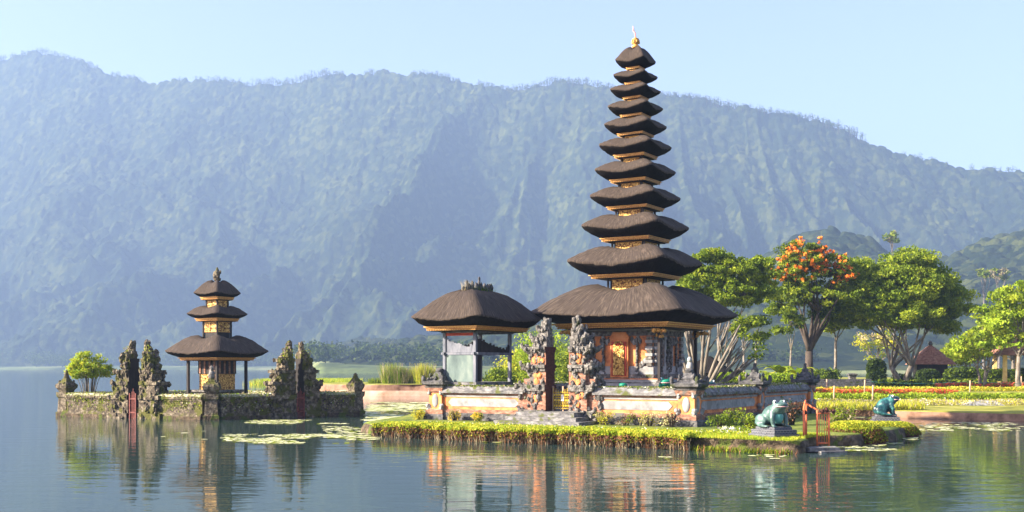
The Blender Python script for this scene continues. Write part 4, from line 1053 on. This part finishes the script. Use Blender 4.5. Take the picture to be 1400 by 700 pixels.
gh2('leftmost mossy leaf-shaped gate half in the sunlit lake wall', lerp(LP, FP, gl0), 0, angL, -1, 21, 1.12)
gh2('mossy leaf-shaped gate half right of the red stair in the sunlit lake wall', lerp(LP, FP, gl1), 0, angL, 1, 22, 1.12)
gh2('broad crumbling gate half left of the red stair in the shaded lake wall', lerp(FP, RP, gr0), 0, angR, -1, 23, 1.3)
gh2('green-tipped gate half right of the red stair in the shaded lake wall', lerp(FP, RP, gr1), 0, angR, 1, 24, 1.05)
for nm, c, ang, lab in (('L', lerp(LP, FP, (gl0 + gl1) / 2), angL, 'faded red slatted gate in the gap of sunlit lake wall'), ('R', lerp(FP, RP, (gr0 + gr1) / 2), angR, 'weathered red slatted gate in the gap of shaded lake wall')):
    T = thing('red_gate', lab, 'gate', (c.x, c.y, 0), ang)
    mb = MB(); 
    for x in (-.19, .19): mb.box(x - .025, x + .025, -.49, -.43, -.4, 1.2)
    for z in (.25, .9): mb.box(-.165, .165, -.475, -.445, z, z + .07)
    mb.build('frame', MT['redpaint'], T)
    mb = MB()
    for k in range(5): x = -.14 + .07 * k; mb.box(x - .014, x + .014, -.445, -.425, -.3, 1.12 + .3 * sin(k * pi / 4) ** 2)
    mb.build('slats', MT['redpaint'], T)
    mb = MB()
    for k in range(3): mb.box(-.36, .36, -.40 + .25 * k, .5, -.3 + .004 * k, .05 + .2 * k)
    mb.build('step', MT['brick'], T)
# tower of three tiers
TX, TY = at(297, 57.6), 57.6
mp = thing('thatched_tower', 'small three-tiered thatched tower standing in the left lake temple', 'temple tower', (TX, TY, 0), R(-31))
for i, (h, he, zb, zl, zt, hn) in enumerate([(1.82, 1.36, 2.92, 3.22, 4.12, .48), (1.07, .78, 4.90, 5.12, 5.58, .37), (.83, .60, 5.98, 6.18, 6.90, .07)]):
    thatch(mp, h, he, zb, zl, zt, hn, n=96); cornice(mp, he, .45 if i else .9, zb + .005, .17, mat='gold_plain')
    if i < 2: neck(mp, hn, zt - .6, (4.90, 5.98)[i] - .17, True)
mb = MB(); mb.lathe(0, 0, [(.15, 6.8), (.2, 6.92), (.12, 6.98), (.14, 7.1), (.16, 7.2), (.08, 7.35), (.03, 7.5)], 10)
for k in range(18): mb.ell((rnd.uniform(-.15, .15), rnd.uniform(-.15, .15), 6.95 + rnd.random() * .35), (.06, .06, .09), 6, 4, jit=.3)
mb.build('finial', MT['mossy'], mp)
for sx in (-1, 1):
    for sy in (-1, 1):
        mb = MB(); mb.box(sx - .06, sx + .06, sy - .06, sy + .06, 1.0, 2.78); po = mb.build('post', MT['blackwood'], mp)
        mb = MB(); mb.square(sx, sy, [(.14, .5), (.14, .95), (.10, 1.02)]); mb.build('post_base', MT['stone'], po)
mb = MB(); mb.square(0, 0, [(1.15, .4), (1.15, .75), (.85, .80), (.85, 1.15), (.95, 1.2), (.95, 1.3)]); mb.build('plinth', MT['stone'], mp)
mb = MB(); mb.box(-.62, .62, -.62, .62, 1.3, 2.1, 0); mb.box(-.66, .66, -.66, .66, 2.1, 2.76, 1)
for q in (-.5, -.17, .17, .5):
    for s_ in (-1, 1): mb.box(q - .05, q + .05, s_ * .68 - .02, s_ * .68 + .02, 2.12, 2.74, 2); mb.box(s_ * .68 - .02, s_ * .68 + .02, q - .05, q + .05, 2.12, 2.74, 2)
mb.build('shrine_box', [MT['gold'], MT['blackwood'], MT['brick']], mp)
mb = MB(); mb.box(-.35, .35, -.64, -.62, 1.35, 2.0, 0)
for k in range(20): mb.ell((rnd.uniform(-.3, .3), -.65, 1.4 + rnd.random() * .55), (.05, .03, .05), 6, 4, jit=.3)
mb.build('carved_door', MT['gold'], mp)
# stem-rich bright bush behind the left wall
bp = (at(122, 57.6), 57.6)
T = thing('bush', 'bright yellow-green dome-shaped bush with bare stems inside the lake wall', 'bush', (bp[0], bp[1], .5))
lv = MB(); pts = []
for i in range(120):
    d = nrg.normal(size=3); d[2] = abs(d[2]) * .9 ; d /= np.linalg.norm(d); c = d * np.array([1.12, .95, 1.15]) * nrg.uniform(.6, 1.08) + [.05 - .15 * d[2], 0, 1.45]
    if c[2] < 1.3 + .35 * nrg.random(): continue
    pts.append(clump_points(70, c, (.22, .22, .16)))
pts = np.concatenate(pts); lv.leaves(pts, .06, nrg.choice(3, len(pts), p=[.45, .35, .2]), aspect=.5, up=.5); lv.build('foliage', [MT['leafBr'], MT['leafY'], MT['leafC']], T)
sm = MB()
for i in range(26):
    a = nrg.uniform(0, 6.28); q = nrg.uniform(.2, 1); sm.tube([(cos(a) * .12, sin(a) * .12, -.1), (cos(a) * q * .5, sin(a) * q * .4, 1.1), (cos(a) * q * .9, sin(a) * q * .8, 2.1)], [.022, .016, .008], 4)
sm.build('stem', MT['bark'], T)
bush('shrub', 'small orange-tinged shrub growing by the shrine inside lake wall', at(345, 58.8), 58.8, .5, (.7, .6), .8, ['flowerY', 'leafY', 'dry'], 500, .05)

# ------------------------------------------------------------------ reeds on the sand bank
for px, Y, r, h, mats, lab in ((515, 104, .8, 1.0, ['leafA', 'leafB', 'leafC'], 'low dark reed tuft at the left tip of sand bank'), (536, 103, .9, 2.2, ['leafB', 'leafC', 'dry'], 'tall green reed clump, second from the left on sand bank'), (548, 102.5, .8, 1.9, ['leafB', 'leafA', 'dry'], 'dense green reed clump in the middle of sand bank'), (569, 103, .8, 1.9, ['leafY', 'leafC', 'dry'], 'yellowish reed clump right of the middle on sand bank'), (579, 102, .7, 2.2, ['dry', 'leafC', 'leafY'], 'straw-tipped tall reed clump near the pavilion pillar'), (594, 102.6, .7, 1.8, ['leafC', 'leafY', 'dry'], 'reed clump half hidden by the pavilion corner pillar')):
    n = 900; a = nrg.uniform(0, 6.28, n); q = np.sqrt(nrg.random(n)) * r; P = np.stack([np.cos(a) * q, np.sin(a) * q, np.zeros(n)], 1)
    mb = MB(); mb.blades(P, h, .035, nrg.integers(0, 3, n), .16); o = mb.build('reed_clump', [MT[k] for k in mats], None, (at(px, Y), Y, .4)); tag(o, lab, 'reeds', 'reed clumps on the sand bank')
n = 5000; x = nrg.uniform(-30, -19, n); y = 176 + nrg.normal(size=n) * 5 + x * .2; P = np.stack([x * 1.25, y, np.zeros(n)], 1)
mb = MB(); mb.blades(P, .8, .08, nrg.integers(0, 3, n), .3); tag(mb.build('reed_bed', [MT['leafBr'], MT['leafY'], MT['leafC']]), 'thin bright green reed bed out on the lake', 'reeds', kind='stuff')

# ------------------------------------------------------------------ lily pads
def padfield(areas):
    mb = MB(); V = []
    for (px0, px1, py0, py1, n, r) in areas:
        for i in range(n):
            px = rnd.uniform(px0, px1); py = rnd.uniform(py0, py1)
            px = (px0 + px1) / 2 + (px - (px0 + px1) / 2) * (1 - .5 * abs(2 * (py - py0) / (py1 - py0) - 1) * rnd.random())
            Y = EYE * F / (py - HZ); X = at(px, Y)
            if fbm(np.array(X * .8), np.array(Y * .5), 3, 7) < .40: continue
            rr = r * rnd.uniform(.5, 1.3); ox = rnd.random() * 6.28
            base = len(mb.v); K = 8; z = .008 + rnd.random() * .012
            mb.v += [(X + rr * cos(ox + 2 * pi * k / K * .93), Y + rr * sin(ox + 2 * pi * k / K * .93), z + rnd.random() * .006) for k in range(K)]
            mb.face([base + k for k in range(K)], rnd.choice((0, 0, 0, 1)))
    return mb
mb = padfield([(300, 485, 594, 607, 1500, .085), (335, 500, 574.5, 580, 700, .11), (498, 605, 550, 578, 3600, .20), (505, 640, 585, 590, 10, .12), (590, 900, 600, 606, 260, .12), (900, 1080, 622, 628, 60, .1), (1108, 1235, 606, 617, 900, .08), (1165, 1260, 588, 602, 800, .10), (1240, 1400, 578, 590, 600, .11), (1115, 1230, 570, 578, 160, .15), (440, 520, 583, 602, 240, .13), (200, 300, 586, 604, 12, .12)])
tag(mb.build('lily_pads', [MT['pad'], MT['leafC']]), 'scattered pale green lily pads floating on the lake', 'lily pads', kind='stuff')

# ------------------------------------------------------------------ garden on the right
def gz(x, y): return .36 + gh(x, y)
def row(name, label, Y, px0, px1, dep, h, mats, pr, n, leaf=.07, cat='flower bed', blade=None):
    x = nrg.uniform(at(px0, Y), at(px1, Y), n); y = Y + nrg.uniform(-dep, dep, n); z = gz(0, Y) + nrg.uniform(0, h, n) * (.5 + fbm(x * .7, y * .7, 3))
    P = np.stack([x, y, z], 1); mb = MB()
    if blade: mb.blades(P, blade, .025, nrg.choice(len(mats), n, p=pr), .35)
    else: mb.leaves(P, leaf, nrg.choice(len(mats), n, p=pr), aspect=.6, up=.6)
    tag(mb.build(name, [MT[a] for a in mats]), label, cat, kind='stuff')
row('flower_bed', 'long bed of pale seeding plants nearest the garden bank', 61, 1105, 1500, 1.3, .30, ['dry', 'flowerW', 'leafY'], [.45, .08, .47], 9000, .05)
row('grass_edge', 'yellowing grass verge along the garden bank', 56.5, 1108, 1250, 1.6, .2, ['leafY', 'leafC', 'dry'], [.5, .3, .2], 5000, blade=.22, cat='grass')
row('vegetable_bed', 'bed of leafy green vegetables in the garden', 68, 1110, 1500, 1.2, .35, ['leafB', 'leafC', 'leafBr'], [.35, .35, .3], 7000, .09)
row('flower_bed', 'bed of bright orange-red flowers across the garden', 77, 1108, 1305, .8, .30, ['flowerR', 'flowerO', 'leafC'], [.45, .25, .3], 7000, .07)
row('flower_bed', 'bed of yellow flowers behind the orange-red bed', 82, 1115, 1500, .9, .30, ['flowerY', 'leafC', 'leafY'], [.25, .35, .4], 6000, .08)
row('flower_bed', 'narrow strip of red flowers below the dark hedges', 88, 1280, 1500, .5, .45, ['flowerR', 'leafB'], [.7, .3], 4000, .09)
row('vegetable_bed', 'dark leafy bed at the foot of the hedges', 91, 1200, 1500, .9, .6, ['leafB', 'leafD', 'leafC'], [.4, .35, .25], 8000, .13)
# stakes with a rope
stk = [(1130, 78), (1182, 76), (1326, 74), (1193, 64), (1140, 63), (1338, 88), (1396, 87)]
labs = ['wooden stake at the far left end of the flower beds', 'tall wooden stake before the tall dark topiary', 'tall wooden stake before the tiled hut, thickest of the stakes', 'short wooden stake behind the dark frog statue', 'short wooden stake above the orange railing', 'thin stake standing against the dark hedge', 'thin stake at the right edge of the garden']
for (px, Y), lb in zip(stk, labs):
    z = gz(0, Y); mb = MB(); mb.tube([(0, 0, -.2), (.01, 0, .5), (.03, .01, .95)], [.05, .05, .045], 6); mb.tube([(-.04, 0, .86), (.06, 0, .86)], .02, 5)
    tag(mb.build('wooden_stake', MT['wood'], None, (at(px, Y), Y, z)), lb, 'stake', 'wooden stakes in the garden')
mb = MB(); pr_ = [(at(1182, 76), 76), (at(1326, 74), 74), (at(1500, 74), 74)]
for (xa, ya), (xb, yb) in zip(pr_[:-1], pr_[1:]): mb.tube([(xa + (xb - xa) * k / 8, ya + (yb - ya) * k / 8, gz(0, 75) + .86 - .12 * sin(pi * k / 8)) for k in range(9)], .012, 4)
tag(mb.build('rope', MT['frogdark']), 'thin blue rope strung between the garden stakes', 'rope')
# stone stairs and kerb
T = thing('stone_steps', 'wide low grey stone steps behind the flower beds', 'steps', (at(1150, 90), 90, gz(0, 90)))
for k in range(4): mb = MB(); mb.box(-2.6 - .002 * k, 2.6, -.6 + .4 * k, 2, -.1 + .003 * k, .16 * (k + 1)); mb.build('step', MT['darkstone'], T)
T = thing('stone_post', 'short square stone post with a cap by the garden steps', 'post', (at(1165, 97), 97, gz(0, 97)))
mb = MB(); mb.square(0, 0, [(.34, 0), (.34, .1), (.27, .14), (.26, .75)]); mb.build('shaft', MT['stone'], T); mb = MB(); mb.square(0, 0, [(.30, .75), (.36, .82), (.36, .92), (.2, .98)]); mb.build('cap', MT['darkstone'], T)
mb = MB(); mb.box(-1.1, 1.1, -.6, .6, -.05, .16, tx=.3, ty=.1); mb.obox((0, 0, .2), (1.3, .7, .08)); tag(mb.build('concrete_slab', MT['concrete'], None, (at(1341, 60.5), 60.5, .42)), 'pale grey sloping concrete slab lying on the garden grass', 'slab')
# hedges and clipped bushes
def hedge(label, px, Y, r, h, mats, n=3500, leaf=.11, name='clipped_bush', group='clipped garden bushes'):
    T = thing(name, label, 'bush', (at(px, Y), Y, gz(0, Y) - .05), 0, group); mb = MB()
    a = nrg.normal(size=(n, 3)); a /= np.linalg.norm(a, axis=1, keepdims=True); a = np.sign(a) * np.abs(a) ** .7
    P = a * np.array([r, r * .7, h / 2]) * (.88 + .14 * nrg.random(n))[:, None] * (1 + .12 * (fbm(a[:, 0] * 3 + 9, a[:, 2] * 3 + 9, 3)[:, None] - .5)) + [0, 0, h / 2]
    mb.leaves(P, leaf, nrg.integers(0, len(mats), n), aspect=.55, up=.3); mb.build('foliage', [MT[k] for k in mats], T)
    mb = MB(); mb.ell((0, 0, h / 2), (r * .82, r * .58, h * .43), 14, 10, jit=.03); mb.build('inner_foliage', MT['leafA'], T)
hedge('tall dark column-shaped topiary beside the garden steps', 1198, 93, .78, 2.3, ['leafD', 'leafA'])
hedge('round dark clipped bush in front of the tiled hut', 1268, 92, .95, 1.45, ['leafD', 'leafA'])
hedge('long dark clipped bush right of the tiled hut', 1318, 93, 1.6, 1.6, ['leafD', 'leafA', 'leafB'], 5000)
hedge('broad dark clipped bush left of the yellow-pillared pavilion', 1362, 92, 1.5, 1.5, ['leafD', 'leafA', 'leafB'], 5000)
hedge('dark clipped bush at the right edge of the picture', 1400, 91, 1.2, 1.55, ['leafA', 'leafD', 'leafB'], 4000)
hedge('bright green trimmed hedge behind the court wall, left one', 1000, 74, 1.55, 1.55, ['leafBr', 'leafC', 'leafB'], 6000, .08)
hedge('bright green trimmed hedge behind the court wall, right of the middle pillar', 1068, 76, 1.4, 1.45, ['leafBr', 'leafC', 'leafB'], 6000, .08)
hedge('shaded green hedge just left of the tall orange-flowering tree', 1090, 84, 1.3, 1.5, ['leafB', 'leafC', 'leafA'], 4000, .1)
for px, Y, r, h, lab in ((1135, 92, .9, 1.5, 'dark leafy bush at the foot of the orange-flowering tree'), (1120, 95, .7, 1.3, 'small dark bush left of the garden steps'), (1235, 96, 1.2, 1.0, 'dark low bush under the broad umbrella-shaped tree')):
    bush('bush', lab, at(px, Y), Y, gz(0, Y), (r, r), h, ['leafD', 'leafA', 'leafB'], 1500, .12)
# tiled hut
T = thing('garden_hut', 'small dark hut with a red-brown tiled pyramid roof behind the bushes', 'hut', (at(1272, 99), 99, gz(0, 99)), R(-12))
mb = MB(); mb.box(-1.25, 1.25, -1.1, 1.1, 0, 2.0); mb.build('wall', MT['blackwood'], T)
mb = MB(); mb.box(-1.3, .9, -1.18, -1.1, 0, .35); mb.build('plinth', MT['coping'], T)
mb = MB(); mb.rings([sup(1.95 * q, 1.75 * q, 48, 14, 1.72 + (1 - q) ** .9 * 1.75, 0, 0, .015) for q in (1, .98, .8, .6, .4, .2, .05)], 0, False, vs=[0, .02, .2, .4, .6, .8, 1]); ro = mb.build('roof', MT['tile'], T)
mb = MB(); mb.square(0, 0, [(.12, 3.4), (.2, 3.5), (.12, 3.6), (.15, 3.66), (.04, 3.8)]); mb.build('finial', MT['darkstone'], ro)
for sx in (-1, 1):
    for sy in (-1, 1): mb = MB(); mb.box(sx * 1.55 - .06, sx * 1.55 + .06, sy * 1.38 - .06, sy * 1.38 + .06, 0, 1.85); mb.build('post', MT['bark'], T)
# yellow pavilion at the right edge
T = thing('tiled_pavilion', 'open pavilion with a tiled roof and yellow pillars at the right edge', 'pavilion', (at(1398, 90), 90, gz(0, 90)), R(-10))
mb = MB(); mb.rings([sup(2.5 * q, 2.3 * q, 48, 14, 2.55 + (1 - q) * 1.9, 0, 0, .015) for q in (1, .98, .8, .6, .4, .2, .08)], 0, False, vs=[0, .02, .2, .4, .6, .8, 1]); mb.build('roof', MT['tile'], T)
for sx in (-1, 0, 1):
    for sy in (-1, 1): mb = MB(); mb.box(sx * 1.7 - .14, sx * 1.7 + .14, sy * 1.6 - .14, sy * 1.6 + .14, 0, 2.6); mb.build('pillar', MT['yellow'], T)
mb = MB(); mb.box(-1.9, 1.9, -1.75, 1.75, 0, .45); mb.build('base', MT['yellow'], T)
# shed roof seen behind the tower
T = thing('shed', 'dark hut with a low thatched roof behind the pale-trunked tree', 'shed', (at(968, 80), 80, .6), R(-20))
mb = MB(); mb.box(-1.2, 1.2, -1, 1, 0, 1.5); mb.build('wall', MT['blackwood'], T); mb = MB(); mb.rings([sup(1.8 * q, 1.6 * q, 40, 10, 1.45 + (1 - q) * 1.3, 0, 0, .02) for q in (1, .97, .7, .4, .1)], 0, False, vs=[0, .1, .4, .7, 1]); mb.build('roof', MT['thatch_cut'], T)

# ------------------------------------------------------------------ trees
def z_(py, Y): return zat(py, Y)
# broad umbrella tree
Y = 95; k = Y / F
def lob(px, py, rx, rz, base_px, base_z, dy=0, ry=None): 
    return ((px - base_px) * k, dy, zat(py, Y) - base_z, rx * k, (ry or rx) * k * .8, rz * k)
bz = gz(0, Y); bpx = 1234
lb = [lob(1225, 395, 66, 34, bpx, bz), lob(1270, 400, 55, 36, bpx, bz, 1), lob(1190, 415, 40, 34, bpx, bz, -1), lob(1240, 365, 45, 24, bpx, bz), lob(1300, 415, 36, 26, bpx, bz), lob(1160, 402, 36, 32, bpx, bz, -1), lob(1178, 372, 34, 20, bpx, bz), lob(1232, 432, 70, 18, bpx, bz), lob(1170, 435, 22, 16, bpx, bz, -.5), lob(1290, 440, 24, 14, bpx, bz)]
tree('broad_tree', 'broad umbrella-shaped green tree with pale forked trunks left of tiled hut', at(bpx, Y), Y, bz, lb, 1.6, ['leafC', 'leafB', 'leafB'], leaf=.13, n_cl=620, per=190, tr=.42, multi=4, nl=4, cl_r=.78, shell=.5)
# orange flowering tree
Y = 93; k = Y / F; bz = gz(0, Y); bpx = 1107
lb = [lob(1096, 350, 34, 20, bpx, bz), lob(1078, 372, 24, 22, bpx, bz), lob(1106, 378, 30, 18, bpx, bz), lob(1138, 362, 30, 16, bpx, bz), lob(1150, 380, 18, 14, bpx, bz), lob(1062, 400, 24, 14, bpx, bz), lob(1110, 405, 50, 14, bpx, bz), lob(1130, 430, 26, 10, bpx, bz, 1), lob(1072, 420, 20, 10, bpx, bz, 1)]
tree('flowering_tree', 'tall dark-trunked tree topped with orange-red blossoms', at(bpx, Y), Y, bz, lb, 2.6, ['leafB', 'leafA', 'leafC'], leaf=.13, n_cl=260, per=95, bark='barkdark', tr=.42, multi=1, nl=11, cl_r=.55, flowers=('flowerO', .40, zat(390, Y) - bz), shell=.6)
# slim pale-stemmed tree next to it
Y = 96; k = Y / F; bz = gz(0, Y); bpx = 1141
lb = [lob(1148, 415, 20, 26, bpx, bz), lob(1140, 440, 18, 14, bpx, bz)]
tree('slender_tree', 'slim pale-trunked tree between the flowering tree and the umbrella tree', at(bpx, Y), Y, bz, lb, 4.0, ['leafB', 'leafC', 'leafA'], leaf=.17, n_cl=50, per=110, tr=.14, nl=4, cl_r=.65)
# dense group behind the tower
Y = 84; k = Y / F; bz = gz(0, Y); bpx = 990
lb = [lob(975, 360, 34, 20, bpx, bz), lob(1005, 372, 36, 22, bpx, bz), lob(1035, 370, 26, 20, bpx, bz), lob(955, 385, 30, 22, bpx, bz), lob(1000, 400, 48, 18, bpx, bz), lob(1048, 395, 16, 16, bpx, bz)]
tree('canopy_tree', 'dense dark green canopy tree rising behind the right of the tall tower', at(bpx, Y), Y, bz, lb, 4.0, ['leafB', 'leafB', 'leafC'], leaf=.12, n_cl=260, per=150, tr=.25, multi=2, nl=5, cl_r=.58, shell=.6)
for px, Y, h, lab, top in ((1017, 82, 5, 'thin leaning tree, left of the pair behind the court wall', [(1010, 450, 12, 5), (1022, 442, 10, 5)]), (1032, 83, 5, 'thin upright tree, right of the pair behind the court wall', [(1035, 440, 13, 7), (1040, 460, 9, 4)]), (1083, 88, 6, 'thin pale twin-stemmed tree left of the flowering tree', [(1078, 430, 12, 10), (1068, 452, 12, 5), (1090, 440, 10, 6)])):
    k = Y / F; bz = gz(0, Y)
    tree('slender_tree', lab, at(px, Y), Y, bz, [lob(a, b, c, d, px, bz) for a, b, c, d in top], 3.0, ['leafA', 'leafB', 'leafC'], leaf=.14, n_cl=22, per=70, tr=.10, nl=4, cl_r=.5, group='slender trees behind the court')
# pale multi-trunked tree behind the tower
Y = 58; k = Y / F; bpx = 956
T = thing('multi_trunk_tree', 'pale-barked tree fanning many bare trunks right behind the tower eaves', 'tree', (at(bpx, Y), Y, .5))
mb = MB(); lv = MB(); 
for i in range(17):
    a = -1.25 + 2.5 * i / 16 + nrg.normal() * .06; tilt = a; ln = 3.8 + nrg.random() * .9
    ex = math.sin(tilt) * ln * .75; ez = math.cos(tilt) * ln * .8 + .9; yy = nrg.normal() * .8
    mb.tube([(0, 0, -.2), (ex * .10, yy * .1, .45), (ex * .45, yy * .5, ez * .42 + .25), (ex * .8, yy * .8, ez * .8 + .1), (ex, yy, ez + .2)], [.17, .13, .09, .065, .03], 7)
    for q in range(3): mb.tube([(ex * .6, yy * .6, ez * .58 + .2), (ex * .9 + nrg.normal() * .35, yy + nrg.normal() * .3, ez * .9 + nrg.random() * .6)], [.045, .02], 5)
    lv.leaves(clump_points(70, (ex * 1.05, yy, ez + .45), (.5, .5, .25)), .10, nrg.integers(0, 3, 70), aspect=.5, up=.5)
mb.build('trunk', MT['bark'], T); lv.build('crown', [MT['leafB'], MT['leafA'], MT['leafC']], T)
# trees at the right edge
Y = 88; k = Y / F; bz = gz(0, Y)
tree('loose_tree', 'loose light green tree with slanting stems left of the tiled pavilion', at(1345, Y), Y, bz, [lob(1330, 470, 32, 20, 1345, bz), lob(1365, 445, 30, 24, 1345, bz), lob(1310, 480, 20, 12, 1345, bz), lob(1352, 425, 22, 14, 1345, bz)], 1.6, ['leafB', 'leafC', 'leafBr'], leaf=.15, n_cl=80, per=60, tr=.18, multi=3, nl=4, cl_r=.6, shell=.4)
tree('loose_tree', 'tall yellow-green feathery tree at the upper right edge', at(1392, 84), 84, gz(0, 84), [(0, 0, zat(408, 84) - bz, 1.9, 1.6, 1.3), (-1.1, 0, zat(440, 84) - bz, 1.3, 1.2, .8), (1.2, 0, zat(430, 84) - bz, 1.6, 1.4, 1.1), (-.3, 0, zat(462, 84) - bz, 1.6, 1.2, .5)], 2.4, ['leafC', 'leafBr', 'leafB'], leaf=.15, n_cl=100, per=70, tr=.2, nl=6, cl_r=.6, shell=.4)
tree('loose_tree', 'small bare-looking yellowish tree behind the tall topiary', at(1200, 118), 118, 1.0, [(0, 0, 4.2, 3, 2, 1.8)], 1.5, ['dry', 'leafY', 'leafC'], leaf=.15, n_cl=45, per=40, tr=.15, nl=6, cl_r=.7, shell=.3)
Y = 104; k = Y / F; bz = gz(0, Y)
tree('loose_tree', 'low spreading green tree directly behind the long clipped bush', at(1322, Y), Y, bz, [lob(1318, 480, 30, 18, 1322, bz), lob(1345, 470, 24, 18, 1322, bz), lob(1300, 492, 16, 12, 1322, bz)], 1.4, ['leafB', 'leafC', 'leafB'], leaf=.15, n_cl=110, per=80, tr=.16, multi=3, nl=4, cl_r=.6, shell=.3)
tree('loose_tree', 'rounded bright tree rising behind the roof of the tiled pavilion', at(1385, 108), 108, 1.0, [(0, 0, 5.2, 3.4, 2.4, 2.2), (-2.2, 0, 4.2, 2.0, 1.6, 1.5), (2, 0, 6.2, 2.4, 2, 1.8)], 2.2, ['leafC', 'leafB', 'leafBr'], leaf=.17, n_cl=150, per=90, tr=.2, nl=7, cl_r=.7, shell=.4)
# greenery seen through the open pavilion and the gate
for px, Y, rx, h, mats, lab in ((745, 84, 2.3, 4.6, ['leafBr', 'leafC', 'leafB'], 'tall sunlit bamboo-like thicket seen through the split gate'), (710, 86, 1.8, 3.2, ['leafBr', 'leafY', 'leafC'], 'bright yellow-green thicket between the pavilion and split gate'), (682, 80, 1.3, 1.8, ['leafB', 'leafA', 'leafC'], 'darker low thicket seen under the pavilion beam'), (790, 78, 1.8, 3.4, ['leafA', 'leafB', 'leafC'], 'dark green thicket behind the right gate half')):
    bush('thicket', lab, at(px, Y), Y, gz(0, Y) - .1, (rx, rx * .8), h, mats, 5200, .12, stems=14, group='thickets behind the court')
# little guardian shrine inside the court
T = thing('stone_shrine', 'small dark stone shrine post seen between pavilion and split gate', 'shrine', W(2.6, 3.6, .8), YAW)
mb = MB(); mb.square(0, 0, [(.2, 0), (.2, .1), (.14, .15), (.14, .75), (.26, .85), (.28, .95)]); mb.build('base', MT['brick'], T); mb = MB(); mb.square(0, 0, [(.22, .95), (.24, 1.05), (.34, 1.1), (.2, 1.2), (.10, 1.35), (.03, 1.55)]); mb.build('cap', MT['darkstone'], T)
# small crown of palms and banana plants behind the side wall
def banana(label, px, Y, h, n, mats=('leafBr', 'leafY')):
    T = thing('banana_plant', label, 'plant', (at(px, Y), Y, gz(0, Y)), 0, 'broad-leaved plants behind the court'); mb = MB()
    for i in range(n):
        a = 2 * pi * i / n + nrg.random(); l = h * nrg.uniform(.55, .8); P = []
        for q in range(6):
            s_ = q / 5; P.append(Vector((cos(a) * l * .75 * s_, sin(a) * l * .75 * s_, h * .42 + l * (1.0 * s_ - .75 * s_ * s_))))
        side = Vector((-sin(a), cos(a), 0)); wd = [.03, .16, .2, .18, .12, .02]; b0 = len(mb.v)
        for q in range(6): mb.v += [tuple(P[q] - side * wd[q] * h / 2.2), tuple(P[q] + Vector((0, 0, -.03))), tuple(P[q] + side * wd[q] * h / 2.2)]
        mi = int(nrg.integers(2))
        for q in range(5):
            for s_ in (0, 1): mb.face((b0 + 3 * q + s_, b0 + 3 * q + s_ + 1, b0 + 3 * q + s_ + 4, b0 + 3 * q + s_ + 3), mi)
    mb.build('leaves', [MT[mats[0]], MT[mats[1]]], T); mb = MB(); mb.tube([(0, 0, -.1), (0, 0, h * .45)], [.09, .06], 7); mb.build('stem', MT['bark'], T)
banana('yellow-green banana plant behind the court wall left of the dark trunk', 1088, 80, 2.6, 9)
banana('small papaya-like plant with a flat leafy head behind the wall', 1066, 78, 2.9, 12, ('leafB', 'leafC'))
banana('pale drooping banana plant between the two wall pillars', 1050, 82, 2.2, 7, ('leafY', 'leafC'))
banana('leafy banana plant near the corner pillar at right', 1100, 86, 1.9, 7, ('leafC', 'leafBr'))
# two lanky trees on the lower hill at right
for px, Y, zb, h, lab in ((1222, 420, 38, 14, 'lone lanky tree poking above the broad tree crown'), (1345, 430, 30, 22, 'pale bare-stemmed tree on the hillside above the tiled hut'), (1366, 440, 26, 20, 'spindly pale tree on the hillside near right edge')):
    tree('lanky_tree', lab, at(px, Y), Y, 1, [(0, 0, zat(325 if px < 1300 else 375, Y) - 1, 3.2, 3, 2.2)], zat(345 if px < 1300 else 395, Y) - 5, ['leafC', 'dry', 'leafB'], leaf=.8, n_cl=12, per=26, tr=.5, nl=4, cl_r=1.5, shell=.3)
